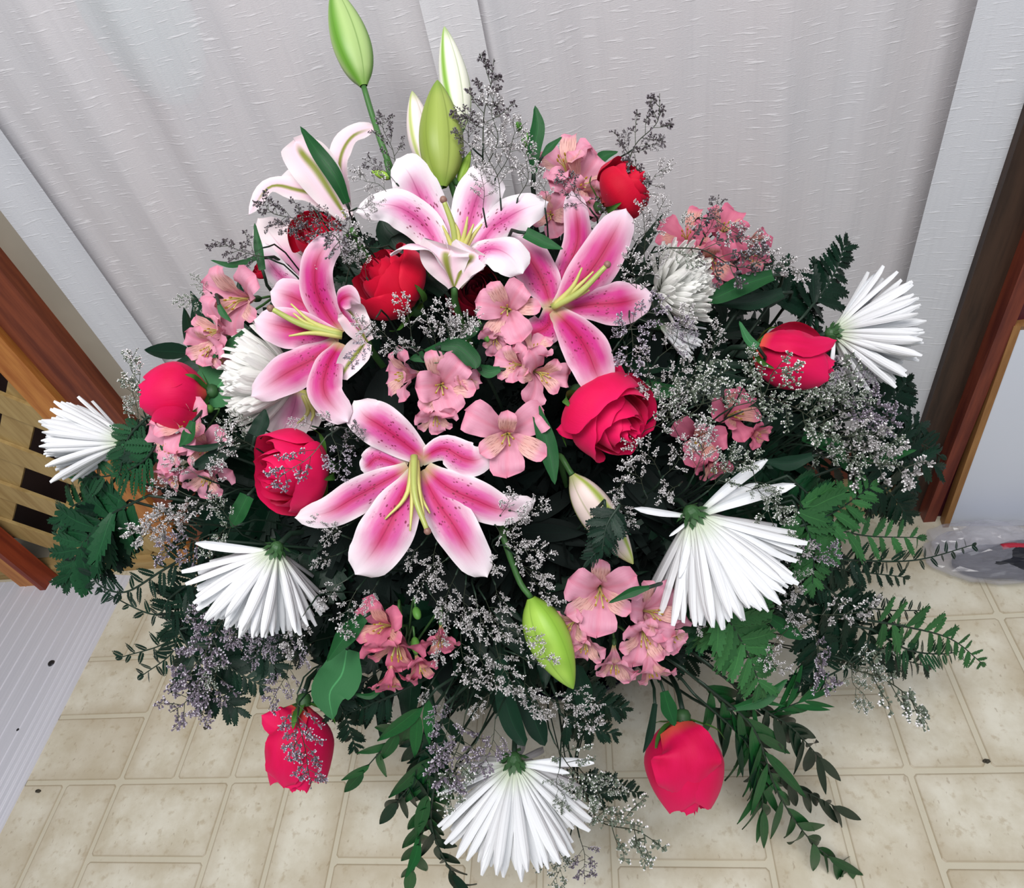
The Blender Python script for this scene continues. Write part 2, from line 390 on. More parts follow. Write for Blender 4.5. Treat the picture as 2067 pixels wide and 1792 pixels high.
SCREW = plain('screw_steel', srgb(96, 96, 100), 0.35, 0.9); GROOVE = plain('screw_socket', srgb(24, 24, 26), 0.7)
def plastic_mat():
    t = NT('clear_plastic_film'); t.col((0.6, 0.6, 0.68, 1)); t.rough(0.12); t.b.inputs['Specular IOR Level'].default_value = 0.9
    tb = t.node('ShaderNodeBsdfTransparent'); mx = t.node('ShaderNodeMixShader'); mx.inputs[0].default_value = 0.74
    t.t.links.new(t.b.outputs[0], mx.inputs[1]); t.t.links.new(tb.outputs[0], mx.inputs[2]); t.t.links.new(mx.outputs[0], t.n['Material Output'].inputs[0]); return t.m
PLAST = plastic_mat()

# ------------------------------------------------------------------ setting: floor
def simple(name, V, Fc, mats, smooth=False, uv=None, kind='structure', base=None):
    base = np.array([0, 0, 0.]) if base is None else np.asarray(base, float)
    me = mkmesh(name, np.asarray(V, float) - base, Fc, mats, uv, smooth)
    o = bpy.data.objects.new(name, me); LINK(o); o.location = base
    if kind: o['kind'] = kind
    return o
V, Fc = box(-2.6, 2.2, -1.6, 1.3, -0.05, -0.0012)
floor = simple('floor', V, Fc, FL_G)
tile_mesh = {}
def tile(x0, x1, y0, y1):
    g = 0.0042; w_, h_ = round(x1 - x0 - 2 * g, 4), round(y1 - y0 - 2 * g, 4)
    if (w_, h_) not in tile_mesh:
        r = 0.004; V = []; uv = []; n = 4
        ring = []
        for cx, cy, a0 in ((w_ / 2 - r, h_ / 2 - r, 0), (-w_ / 2 + r, h_ / 2 - r, PI / 2), (-w_ / 2 + r, -h_ / 2 + r, PI), (w_ / 2 - r, -h_ / 2 + r, 1.5 * PI)):
            for k in range(2): a = a0 + k * PI / 2; ring.append((cx + r * math.cos(a), cy + r * math.sin(a)))
        m = len(ring)
        for ins, z in ((0, -0.002), (0, -0.0006), (0.0012, 0.0)):
            for x, y in ring:
                sx = (1 - 2 * ins / w_); sy = (1 - 2 * ins / h_); V.append((x * sx, y * sy, z)); 
                uv.append((0.0, 0.0) if ins == 0 else (0.0008, 0.0008))
        for ins in (0.006, 0.03):
            for sx, sy in ((1, 1), (-1, 1), (-1, -1), (1, -1)):
                V.append((sx * (w_ / 2 - ins), sy * (h_ / 2 - ins), 0)); uv.append((ins, ins))
        Fc = []
        for L in range(2):
            for i in range(m): j = (i + 1) % m; Fc.append((L * m + i, L * m + j, (L + 1) * m + j, (L + 1) * m + i))
        b = 2 * m; q = 3 * m
        for c in range(4):
            Fc.append((b + 2 * c, b + 2 * c + 1, q + c))
            Fc.append((b + 2 * c + 1, b + (2 * c + 2) % 8, q + (c + 1) % 4, q + c))
            Fc.append((q + c, q + (c + 1) % 4, q + 4 + (c + 1) % 4, q + 4 + c))
        Fc.append((q + 4, q + 5, q + 6, q + 7))
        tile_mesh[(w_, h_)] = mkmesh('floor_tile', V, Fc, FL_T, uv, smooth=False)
    o = bpy.data.objects.new('floor_tile', tile_mesh[(w_, h_)]); LINK(o); o.parent = floor
    o.location = ((x0 + x1) / 2, (y0 + y1) / 2, 0)
CX, CY = 0.2255, 0.2500; X0, Y0 = -0.9830, 0.3910 - 0.25
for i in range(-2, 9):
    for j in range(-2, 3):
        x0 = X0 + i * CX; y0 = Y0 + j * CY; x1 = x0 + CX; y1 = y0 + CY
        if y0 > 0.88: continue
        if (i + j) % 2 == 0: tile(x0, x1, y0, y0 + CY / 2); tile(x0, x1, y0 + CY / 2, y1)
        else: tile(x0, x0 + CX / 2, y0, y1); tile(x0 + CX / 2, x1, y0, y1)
# back wall behind the curtain, dark panelling at the left, sill and rails
V, Fc = box(-2.6, 2.2, 1.06, 1.16, 0.0, 2.5); simple('wall_back', V, Fc, plain('wall_grey', srgb(200, 188, 182), 0.9, nscale=3, namt=0.2))
V, Fc = box(-2.6, -0.945, 1.0, 1.05, 0.0, 2.4); simple('trim_1', V, Fc, DARKP)
t_ = simple('baseboard_back', *box(-0.99, 0.505, 0.872, 1.0, 0.0, 0.030), W_SILL)
simple('trim_2', *box(-0.945, 0.52, 0.945, 1.0, 0.030, 0.125), W_RAIL)
simple('trim_3', *box(-0.93, -0.868, 0.90, 0.965, 0.125, 2.0), W_BASE)      # grey-beige strip beside the curtain
simple('trim_4', *box(-0.99, -0.912, 0.872, 0.99, 0.03, 2.0), W_RED)       # stained post
simple('trim_5', *box(0.500, 0.580, 0.872, 0.99, 0.0, 2.0), W_DARK)        # dark jamb
simple('trim_6', *box(0.545, 0.566, 0.846, 0.872, 0.0, 2.0), W_MAHO)
simple('trim_7', *box(0.566, 1.3, 0.858, 0.872, 0.0, 2.0), plain('dark_red_panel', srgb(78, 22, 34), 0.6, nscale=6))

# curtain: one cloth with three parts
ct = Thing('sheer_curtain', (-0.2, 0.92, 0.125), 'sheer off-white slubbed curtain hanging in soft folds behind the flowers', 'curtain')
def cloth(name, x0, x1, z0, z1, fy, mat, nx=220, nz=24):
    V = []; Fc = []
    for j in range(nz + 1):
        z = z0 + (z1 - z0) * j / nz
        for i in range(nx + 1):
            x = x0 + (x1 - x0) * i / nx; V.append((x, fy(x, z), z))
    for j in range(nz):
        for i in range(nx):
            a = j * (nx + 1) + i; Fc.append((a, a + 1, a + nx + 2, a + nx + 1))
    return ct.part(name, V, Fc, mat)
def fold(x, z):
    y = 0.925 + 0.009 * math.sin(x * 17 + 0.6 * math.sin(z * 2)) + 0.005 * math.sin(x * 41 + 1.0 + z) + 0.0018 * math.sin(x * 97 + 2 * z)
    y -= 0.020 * math.exp(-((x + 0.165 - 0.01 * z) / 0.018) ** 2) + 0.012 * math.exp(-((x + 0.115) / 0.012) ** 2)
    y -= 0.010 * math.exp(-((x - 0.33) / 0.02) ** 2) + 0.012 * math.exp(-((x + 0.66) / 0.02) ** 2) 
    return y
cloth('main_panel', -0.865, 0.50, 0.127, 1.6, fold, CURT)
cloth('left_hem', -0.868, -0.785, 0.127, 1.6, lambda x, z: 0.903 + 0.003 * math.sin(x * 60), CURT2, 30)
cloth('right_panel', 0.425, 0.522, 0.127, 1.6, lambda x, z: 0.893 + 0.008 * math.sin((x - 0.42) * 45 + 1) , CURT2, 40)
cloth('fold_band', -0.185, -0.120, 0.127, 1.6, lambda x, z: 0.893 + 0.006 * math.cos((x + 0.15) * 60), curtain_mat('sheer_curtain_folded', srgb(228, 222, 222), srgb(218, 221, 226), 0.2), 24)
# blurred aqua thing behind the curtain at upper left
def ellipsoid(c, r, nu=24, nv=14):
    V = []; Fc = []
    for j in range(nv + 1):
        b = -PI / 2 + PI * j / nv
        for i in range(nu): a = 2 * PI * i / nu; V.append((c[0] + r[0] * math.cos(b) * math.cos(a), c[1] + r[1] * math.cos(b) * math.sin(a), c[2] + r[2] * math.sin(b)))
    for j in range(nv):
        for i in range(nu): k = (i + 1) % nu; Fc.append((j * nu + i, j * nu + k, (j + 1) * nu + k, (j + 1) * nu + i))
    return V, Fc
c_ = onY(275, 20, 1.0)
o = simple('paper_lantern', *ellipsoid(c_, (0.075, 0.03, 0.12)), plain('aqua_paper', srgb(150, 216, 214), 0.8), True, kind=None, base=(c_[0], c_[1], c_[2] - .12))
tag(o, 'blurred pale aqua rounded shape seen through the curtain at upper left', 'ornament')

# lattice panel with posts, left
A1 = onY(0, 816, .88); A1b = onY(139, 870, .88); A2 = onY(0, 909, .88)
lat = Thing('lattice_panel', (-1.2, 0.88, 0.0), 'diagonal pine garden lattice panel standing left of the curtain', 'lattice')
s2 = math.sqrt(.5); dA = np.array([s2, 0, -s2]); dB = np.array([-s2, 0, -s2]); ny = np.array([0, 1., 0])
hx = 0.0275
stepA = abs((A2 - A1).dot(np.array([s2, 0, s2]))) ; stepA = 0.146
for k in range(-7, 9):
    c0 = np.array([A1[0], 0.885, A1[2]]) + np.array([s2, 0, s2]) * (-k * stepA)
    # clip the slat to the panel x -1.75..-1.0, z 0.02..1.0
    ts = [((-1.75) - c0[0]) / dA[0], ((-1.00) - c0[0]) / dA[0], (0.03 - c0[2]) / dA[2], (1.0 - c0[2]) / dA[2]]
    lo = max(min(ts[0], ts[1]), min(ts[2], ts[3])); hi = min(max(ts[0], ts[1]), max(ts[2], ts[3]))
    if hi - lo > 0.06:
        V, Fc = obox(c0 + dA * (lo + hi) / 2, dA, ny, np.cross(dA, ny), (hi - lo) / 2, 0.004, hx); lat.part('slat', V, Fc, W_YEL, smooth=False)
B1 = onY(85, 1010, .893)
for k in range(-8, 9):
    c0 = np.array([B1[0], 0.8935, B1[2]]) + np.array([s2, 0, -s2]) * (k * stepA + 0.073)
    ts = [((-1.75) - c0[0]) / dB[0], ((-1.00) - c0[0]) / dB[0], (0.03 - c0[2]) / dB[2], (1.0 - c0[2]) / dB[2]]
    lo = max(min(ts[0], ts[1]), min(ts[2], ts[3])); hi = min(max(ts[0], ts[1]), max(ts[2], ts[3]))
    if hi - lo > 0.06:
        V, Fc = obox(c0 + dB * (lo + hi) / 2, dB, ny, np.cross(dB, ny), (hi - lo) / 2, 0.004, hx); lat.part('slat', V, Fc, W_YEL, smooth=False)
lat.part('bottom_rail', *box(-1.75, -0.99, 0.868, 0.905, 0.0, 0.028), wood('rail_pine', srgb(186, 158, 106), srgb(150, 118, 70), axis='X'), smooth=False)
lat.part('frame_post', *box(-1.052, -0.995, 0.862, 0.90, 0.028, 1.3), W_POST, smooth=False)
V, Fc = box(-1.47, -1.405, 0.835, 0.866, 0.0, 0.9); lat.part('corner_post', V, Fc, W_POST, smooth=False, label='reddish-stained corner post of the lattice')
V, Fc = box(-1.405, -1.39, 0.82, 0.866, 0.0, 0.9); lat.part('edge_strip', V, Fc, wood('red_stain', srgb(150, 64, 36), srgb(112, 40, 24)), smooth=False, label='red-brown stained strip')

# aluminium threshold plate
pl = Thing('threshold_plate', (-1.4, 0.2, 0.0), 'ribbed aluminium threshold plate screwed to the floor at the left', 'metal plate')
prof = [(-2.3, 0.012)]
x = -2.3
while x < -1.25:
    prof += [(x + 0.026, 0.012), (x + 0.0275, 0.0105), (x + 0.0305, 0.0105), (x + 0.032, 0.012)]; x += 0.034
x = -1.240
for k in range(4):
    z = 0.012 - 0.0022 * k; prof += [(x, z), (x + 0.008, z), (x + 0.0095, z - 0.0016), (x + 0.0115, z - 0.0016)]; x += 0.0125
prof += [(-1.186, 0.003), (-1.184, 0.0)]
prof = [p for i, p in enumerate(prof) if i == 0 or p[0] > prof[i - 1][0] + 1e-5]
V = []; Fc = []
for (x, z) in prof: V += [(x, -0.6, z), (x, 0.852, z)]
for i in range(len(prof) - 1): Fc.append((2 * i, 2 * i + 2, 2 * i + 3, 2 * i + 1))
n0 = len(V); 
for (x, z) in prof: V += [(x, 0.852, 0)]
for i in range(len(prof) - 1): Fc.append((2 * i + 1, 2 * i + 3, n0 + i + 1, n0 + i))
pl.part('ribbed_sheet', V, Fc, METAL, smooth=False)
def disc(c, r, z, h, n=16):
    V = [(c[0] + r * math.cos(2 * PI * k / n), c[1] + r * math.sin(2 * PI * k / n), z) for k in range(n)] + [(c[0] + r * .8 * math.cos(2 * PI * k / n), c[1] + r * .8 * math.sin(2 * PI * k / n), z + h) for k in range(n)]
    return V, [(k, (k + 1) % n, n + (k + 1) % n, n + k) for k in range(n)] + [tuple(range(n, 2 * n))]
c_ = onZ(103, 1338, 0.013)
s_ = pl.part('screw', *disc(c_, 0.0075, 0.012, 0.0025), SCREW, smooth=False)
V, Fc = disc(c_, 0.0035, 0.0142, 0.0006, 6); pl.part('screw_socket', V, Fc, GROOVE, smooth=False, parent=s_)
c_ = onZ(35, 1472, 0.013); pl.part('nail_hole', *disc(c_, 0.003, 0.012, 0.0004, 8), GROOVE, smooth=False)
# debris on the floor
for (px, py, lab) in ((417, 1469, 'small dark crumb on the floor left of the lower left rose'), (78, 1597, 'small dark crumb on the floor near the metal plate'), (1990, 1537, 'small dark crumb on the floor at the far right')):
    c_ = onZ(px, py, 0.0); V, Fc = ellipsoid((c_[0], c_[1], 0.0022), (0.006, 0.0035, 0.0022), 8, 5)
    V = [(v[0] + rng.normal() * .0006, v[1] + rng.normal() * .0006, max(0, v[2])) for v in V]
    o = simple('floor_crumb', V, Fc, plain('crumb', srgb(66, 62, 50), 0.9), True, kind=None, base=(c_[0], c_[1], 0)); tag(o, lab, 'debris', 'dark crumbs on the floor')

# white panel leaning at the right
wp = Thing('white_panel', (0.58, 0.83, 0), 'white panel with tan wooden edge leaning at the right side', 'board')
a = onZ(1902, 1062, 0.0); top = onY(2045, 656, 0.848); a = np.array([a[0], a[1], 0.0])
upv = norm(top - a); Lh = np.linalg.norm(top - a)
rt = norm(np.array([1.0, -0.10, 0.0])); rt = norm(rt - upv * rt.dot(upv)); nb = np.cross(upv, rt); nb = nb if nb[1] > 0 else -nb
def pan(x0, x1, z0, z1, d0, d1, mat, name):
    V = []
    for z in (z0, z1):
        for d in (d0, d1):
            for x in (x0, x1): V.append(a + rt * x + upv * z + nb * d)
    wp.part(name, V, [(0, 2, 3, 1), (4, 5, 7, 6), (0, 1, 5, 4), (2, 6, 7, 3), (0, 4, 6, 2), (1, 3, 7, 5)], mat, smooth=False)
pan(0.010, 0.6, 0.0, Lh - 0.004, 0.000, 0.012, BOARDW, 'white_face')
pan(0.0, 0.010, 0.0, Lh, -0.003, 0.016, W_GOLD, 'side_frame'); pan(0.010, 0.6, Lh - 0.010, Lh, 0.0, 0.016, W_GOLD, 'top_frame')

# plastic bag bundle
c_ = onZ(1985, 1130, 0.02)
bag = Thing('plastic_bag', (c_[0], c_[1], 0), 'crumpled clear plastic bag with dark contents beside the white panel', 'bag')
def crumple(c, r, amp, seed, nu=40, nv=24, zmin=0.002):
    V, Fc = ellipsoid(c, r, nu, nv); rs = np.random.RandomState(seed); K = rs.normal(size=(14, 3)) * 60; ph = rs.rand(14) * 6
    out = []
    for v in V:
        v = np.array(v); d = norm((v - c) / np.array(r)); h = np.abs(np.sin(K @ (v - c) + ph)).mean() - 0.6
        v = v + d * h * amp * 3; v[2] = max(v[2], zmin); out.append(v)
    return out, Fc
bc = np.array([c_[0] + 0.05, c_[1] + 0.01, 0.025])
bag.part('dark_contents', *crumple(bc + np.array([.03, -.018, 0.0]), (0.135, 0.038, 0.026), 0.008, 3), plain('dark_cloth', srgb(14, 16, 28), 0.6, nscale=40, namt=.5), smooth=False, label='dark blue-black wrapped contents')
bag.part('film', *crumple(bc, (0.145, 0.062, 0.028), 0.014, 5), PLAST, smooth=False)
bag.part('film_flap', *crumple(bc + np.array([-.05, .03, .01]), (0.08, 0.035, 0.02), 0.014, 9), PLAST, smooth=False)
c2 = onZ(2060, 1102, 0.05); V, Fc = tube(sample([c2 + np.array([-.03, .0, .0]), c2, c2 + np.array([.12, -.02, -.01])], 6), 0.006, 6)
bag.part('red_tape', V, Fc, plain('red_tape', srgb(170, 20, 48), 0.5))

# container
bw = Thing('flower_bowl', (HUB[0], HUB[1], 0), 'dark navy bowl holding the flowers, mostly hidden in the foliage', 'bowl')
pr = [(0.0, 0.0), (0.085, 0.0), (0.09, 0.006), (0.105, 0.04), (0.128, 0.10), (0.135, 0.128), (0.142, 0.132), (0.142, 0.138), (0.134, 0.138), (0.122, 0.10), (0.0, 0.09)]
V = []; Fc = []; n = 40
for r, z in pr:
    for k in range(n): V.append((HUB[0] + r * math.cos(2 * PI * k / n), HUB[1] + r * math.sin(2 * PI * k / n), z))
for i in range(len(pr) - 1):
    for k in range(n): k2 = (k + 1) % n; Fc.append((i * n + k, i * n + k2, (i + 1) * n + k2, (i + 1) * n + k))
bw.part('bowl_body', V, Fc, NAVY)
bw.part('floral_foam', *box(HUB[0] - .10, HUB[0] + .10, HUB[1] - .075, HUB[1] + .075, 0.08, 0.24, 0.015), FOAM, smooth=False, label='dark green block of florist foam')

# ------------------------------------------------------------------ labels by landmark
LM = []      # (px, py, phrase) filled as flowers are made
def stem_pts(p, direction, n=10):
    """from the flower base down to the foam"""
    p = np.asarray(p, float); h = HUB + np.array([rng.uniform(-.08, .08), rng.uniform(-.06, .06), 0.03])
    L = np.linalg.norm(h - p)
    r = norm(p - CAM); d_ = norm(norm(direction) * .5 + norm(h - p) * .6 + r * .8)
    q1 = p + d_ * min(.05, L * .2); q2 = q1 * .72 + h * .28 + r * .07; q2[1] = min(q2[1], YW - .06)
    return sample([p, q1, q2, q2 * .4 + h * .6 + r * .01, h], n + 4)

# ------------------------------------------------------------------ petals drawn along a spine
def petal_mesh(spine, widths, N0, cup=-0.15, ruffle=0.05, groove=0.035, nu=10, nv=22, seed=0, tipk=0.84, twist=0.0, notch=0):
    """spine: world points; widths: full width (m) at the spine points; N0 the way the upper face looks"""
    C = sample(spine, nv + 1); T = tangents(C)
    Wd = np.interp(np.linspace(0, 1, nv + 1), np.linspace(0, 1, len(widths)), widths)
    Wd = np.convolve(np.pad(Wd, 2, mode='edge'), np.ones(5) / 5, 'valid')
    V = []; uv = []; Fc = []; ph = seed * 1.7
    for j in range(nv + 1):
        v = j / nv; w_ = Wd[j]
        if v > tipk: w_ *= math.sqrt(max(0.0, 1 - ((v - tipk) / (1 - tipk)) ** 2)) * (1 - .0) + 0.02
        Wv = np.cross(T[j], N0); Wv = norm(Wv)
        if twist:
            c, s = math.cos(twist * v), math.sin(twist * v); Wv = norm(Wv * c + np.cross(T[j], Wv) * s)
        N = norm(np.cross(Wv, T[j]))
        for i in range(nu + 1):
            u = -1 + 2 * i / nu
            z = cup * u * u * Wd[j] + ruffle * Wd[j] * abs(u) ** 3 * math.sin(v * 17 + ph + (2.0 if u > 0 else 0)) - groove * Wd[j] * math.exp(-(u / 0.16) ** 2)
            V.append(C[j] + Wv * (u * w_ / 2) + N * z); uv.append((u, v))
    for j in range(nv):
        for i in range(nu): a_ = j * (nu + 1) + i; Fc.append((a_, a_ + 1, a_ + nu + 2, a_ + nu + 1))
    return V, Fc, uv

def lily(label, c, petals, mat, pistil, stamens, lm, dd=0.0, stemdir=(0.1, 0.6, 1.0), base=None):
    d0 = D(*c) + dd; s = d0 / F
    Pd = lambda q: P(q[0], q[1], d0 + (q[2] if len(q) > 2 else 0) * s)
    b = Pd(base if base else (c[0], c[1], 60))
    t = Thing('lily_bloom', b, label, 'lily', 'oriental lilies in the bouquet')
    for k, p in enumerate(petals):
        kw = dict(p[2]) if len(p) > 2 else {}
        nrm = cvec(kw.pop('n', (0, 0, -1))); ww = kw.pop('mat', mat)
        V, Fc, uv = petal_mesh([Pd(q) for q in p[0]], [x * s for x in p[1]], nrm, seed=k + c[0], **kw)
        t.part('petal', V, Fc, ww, uv)
    for st in stamens:
        C = sample([Pd(q) for q in st], 10); V, Fc = tube(C, np.linspace(7.5, 1.8, 10) * s, 6); t.part('stamen', V, Fc, YELLOW)
    if pistil:
        C = sample([Pd(q) for q in pistil], 12); V, Fc = tube(C, np.linspace(8, 5, 12) * s, 8); po = t.part('pistil', V, Fc, PISTIL)
        e = C[-1]; V, Fc = ellipsoid(e, (7.5 * s,) * 3, 9, 6); t.part('stigma', V, Fc, STIGMA, parent=po)
    C = stem_pts(b, cvec(stemdir)); V, Fc = tube(C, 0.0035, 8); t.part('stem', V, Fc, STEM)
    LM.append((c[0], c[1], lm))
    return t

lily('pale pink and white lily at the top centre, opening towards the ceiling', (922, 490), [
    ([(912, 560, 40), (893, 480, 60), (850, 400, 40), (826, 350, 15), (800, 320, 10)], [30, 75, 100, 85, 60], {'cup': -0.1}),
    ([(920, 560, 40), (940, 480, 55), (958, 410, 40), (975, 372, 20), (994, 340, 20)], [30, 80, 100, 92, 78], {'cup': -0.12, 'ruffle': .05}),
    ([(925, 560, 30), (985, 470, 40), (1025, 438, 20), (1065, 418, 5), (1108, 407, 20)], [30, 70, 88, 70, 40], {'cup': -0.18}),
    ([(905, 560, 30), (868, 470, 35), (820, 425, 10), (772, 412, 0), (717, 428, 20)], [30, 78, 84, 66, 34], {'cup': -0.15}),
    ([(922, 575, 10), (955, 520, -15), (992, 500, -40), (1030, 515, -55), (1056, 552, -45)], [20, 75, 76, 88, 64], {'cup': -0.1, 'n': (-.15, -.55, -1)}),
    ([(914, 576, 8), (893, 535, -12), (866, 502, -34), (826, 492, -48), (786, 512, -40)], [20, 66, 62, 60, 40], {'cup': -0.1, 'n': (.1, -.9, -.35)}),
    ([(916, 578, 6), (905, 545, -10), (900, 520, -20), (905, 505, -18)], [22, 70, 100, 96], {'cup': -0.25, 'n': (0, .3, 1), 'mat': LILY_B, 'ruffle': .02, 'tipk': .95}),
    ([(918, 578, 6), (932, 545, -12), (948, 524, -22), (958, 510, -20)], [22, 60, 84, 80], {'cup': -0.25, 'n': (0, .3, 1), 'mat': LILY_B, 'ruffle': .02, 'tipk': .95}),
], LILY_P, [(922, 520, 5), (915, 460, -20), (895, 403, -40)], [
    [(922, 520, 5), (925, 470, -15), (903, 430, -30)], [(924, 520, 5), (938, 470, -20), (944, 437, -30)], [(926, 520, 5), (945, 480, -20), (956, 452, -30)],
    [(928, 520, 5), (952, 480, -15), (973, 452, -20)], [(920, 520, 5), (905, 480, -10), (893, 455, -20)]], 'the top centre lily', base=(916, 578, 12), stemdir=(0, 1, .3))
lily('deep pink lily with white-edged petals right of centre, above the big red rose', (1130, 615), [
    ([(1118, 620, 30), (1140, 560, 45), (1166, 490, 40), (1164, 430, 30), (1154, 384, 30)], [26, 62, 62, 52, 38], {'cup': -0.2}),
    ([(1112, 618, 30), (1098, 572, 30), (1068, 520, 30), (1034, 476, 40)], [30, 80, 88, 60], {'cup': -0.12}),
    ([(1125, 620, 20), (1165, 580, 10), (1205, 530, 0), (1240, 470, -5), (1264, 420, 0)], [26, 82, 96, 80, 52], {'cup': -0.15, 'ruffle': .06}),
    ([(1130, 625, 20), (1190, 615, 10), (1240, 612, 0), (1280, 605, 5), (1318, 594, 15)], [26, 60, 94, 84, 40], {'cup': -0.12}),
    ([(1112, 620, 15), (1108, 655, 5), (1075, 672, 0), (1030, 668, 0)], [26, 70, 66, 34], {'cup': -0.15}),
    ([(1118, 625, 10), (1160, 668, -20), (1188, 710, -45), (1205, 755, -50), (1222, 792, -35)], [28, 84, 94, 80, 56], {'cup': -0.14}),
], LILY_D, [(1116, 620, 0), (1170, 590, -30), (1226, 534, -55)], [
    [(1116, 620, 0), (1155, 580, -25), (1175, 540, -40)], [(1118, 620, 0), (1165, 580, -25), (1198, 548, -40)], [(1118, 620, 0), (1150, 590, -20), (1160, 572, -30)], [(1118, 620, 0), (1170, 595, -20), (1190, 585, -30)]], 'the deep pink lily')
lily('pink lily left of centre with petals spread over the white chrysanthemum', (670, 675), [
    ([(690, 672, 30), (655, 625, 20), (635, 570, 0), (645, 512, -10), (690, 466, 0)], [26, 66, 72, 66, 46], {'cup': -0.15}),
    ([(688, 672, 35), (640, 630, 35), (590, 600, 30), (545, 588, 30)], [28, 78, 84, 52], {'cup': -0.1}),
    ([(685, 680, 25), (625, 668, 10), (575, 660, 0), (512, 645, 0)], [26, 72, 88, 50], {'cup': -0.1}),
    ([(680, 690, 15), (630, 725, 0), (575, 755, -10), (506, 800, 0)], [26, 76, 86, 48], {'cup': -0.12}),
    ([(688, 692, 10), (660, 740, -20), (655, 795, -35), (702, 852, -30)], [26, 66, 72, 50], {'cup': -0.15}),
    ([(738, 680, 30), (704, 650, 0), (684, 612, -25), (705, 598, -40), (727, 614, -40)], [24, 56, 46, 44, 34], {'cup': -0.1, 'n': (-.8, .2, -.5)}),
    ([(742, 690, 25), (722, 660, 5), (708, 635, 0), (700, 625, 0)], [24, 56, 62, 40], {'cup': -0.2, 'n': (-.3, 0, 1), 'mat': LILY_B, 'tipk': .95}),
    ([(738, 690, 25), (722, 710, 10), (700, 740, 0), (688, 765, 0)], [24, 56, 46, 20], {'cup': -0.2, 'n': (-.3, 0, 1), 'mat': LILY_B, 'tipk': .95}),
], LILY_D, [(690, 676, 0), (610, 655, -25), (546, 622, -45)], [
    [(690, 674, 0), (630, 650, -20), (587, 613, -30)], [(690, 676, 0), (625, 655, -20), (592, 632, -30)], [(690, 678, 0), (630, 672, -20), (583, 678, -30)], [(690, 674, 0), (620, 655, -10), (575, 640, -30)]], 'the left pink lily', base=(742, 690, 40), dd=-.015)
lily('largest lily at the centre bottom, deep pink throat and white petal tips', (835, 940), [
    ([(862, 930, 20), (810, 890, 0), (768, 860, -15), (735, 838, -15), (714, 808, 0)], [30, 80, 92, 84, 62], {'cup': -0.12}),
    ([(848, 928, 20), (893, 905, 0), (935, 925, -10), (965, 928, -10), (1002, 907, 0)], [26, 56, 76, 62, 26], {'cup': -0.1, 'ruffle': .06}),
    ([(820, 945, 25), (765, 925, 15), (742, 940, 15), (728, 948, 15)], [26, 60, 46, 24], {'cup': -0.1}),
    ([(825, 945, 20), (770, 975, 5), (715, 1005, 0), (660, 1035, 0), (594, 1045, 10)], [26, 66, 78, 66, 34], {'cup': -0.12}),
    ([(858, 945, 15), (905, 985, -15), (960, 1010, -20), (1020, 1030, -15), (1082, 1010, 0)], [26, 84, 84, 62, 34], {'cup': -0.14, 'ruffle': .06}),
    ([(838, 950, 15), (808, 1010, -20), (782, 1065, -40), (752, 1115, -40), (716, 1160, -25)], [26, 92, 112, 104, 72], {'cup': -0.12}),
    ([(850, 950, 15), (880, 1010, -15), (915, 1060, -35), (945, 1110, -35), (984, 1166, -20)], [26, 84, 92, 82, 54], {'cup': -0.14}),
], LILY_M, [(836, 920, 0), (838, 1000, -40), (863, 1072, -60)], [
    [(834, 930, 0), (820, 1000, -25), (777, 1048, -40)], [(836, 930, 0), (832, 1010, -30), (828, 1072, -45)], [(840, 930, 0), (848, 995, -25), (868, 1036, -40)], [(838, 930, 0), (845, 980, -25), (856, 1040, -50)]], 'the large central lily')
lily('pale lily at the upper left seen from behind with olive midribs', (640, 370), [
    ([(700, 440, 10), (672, 395, -10), (640, 345, -20), (612, 312, -15), (597, 287, 0)], [26, 70, 92, 80, 52], {'n': (0, 0, 1), 'cup': -0.18}),
    ([(695, 440, 20), (650, 400, 15), (600, 384, 10), (545, 378, 5), (503, 434, 10)], [26, 60, 62, 44, 22], {'cup': -0.1, 'n': (0, .5, 1)}),
    ([(706, 440, 20), (690, 380, 25), (688, 320, 25), (712, 276, 20), (758, 257, 20)], [22, 52, 58, 50, 26], {'cup': -0.15, 'n': (.5, 0, 1)}),
    ([(700, 440, 30), (660, 380, 50), (620, 350, 50), (560, 368, 40)], [26, 60, 60, 20], {'cup': -0.1}),
], LILY_B, None, [], 'the upper left pale lily', dd=.03, base=(712, 462, 15), stemdir=(.3, 1, .4))
lily('half-hidden pale lily behind the left pink lily, one white curled petal', (590, 520), [
    ([(640, 590, 20), (598, 580, 0), (560, 550, -10), (536, 515, -10), (533, 488, 0)], [24, 46, 50, 42, 24], {'cup': -0.2}),
    ([(640, 590, 50), (600, 540, 50), (560, 490, 50), (520, 440, 60)], [24, 70, 82, 60], {'cup': -0.1, 'mat': LILY_B}),
    ([(640, 590, 60), (620, 530, 60), (600, 480, 60), (585, 440, 60)], [24, 70, 76, 50], {'cup': -0.1, 'mat': LILY_B}),
], LILY_P, None, [], 'the half-hidden lily', dd=.05)
lily('cream lily petals hanging under the left pink lily above the lower left rose', (570, 850), [
    ([(600, 790, 0), (590, 830, 10), (570, 870, 10), (548, 905, 10)], [30, 90, 80, 50], {'cup': -0.1, 'mat': LILY_B}),
    ([(610, 790, 20), (625, 830, 20), (620, 870, 20)], [30, 60, 30], {'cup': -0.1, 'mat': LILY_B}),
], LILY_B, None, [[(610, 790, 10), (622, 830, 0), (600, 855, -5)], [(612, 790, 10), (632, 830, 0), (628, 850, -5)]], 'the cream lily petals', dd=.04)

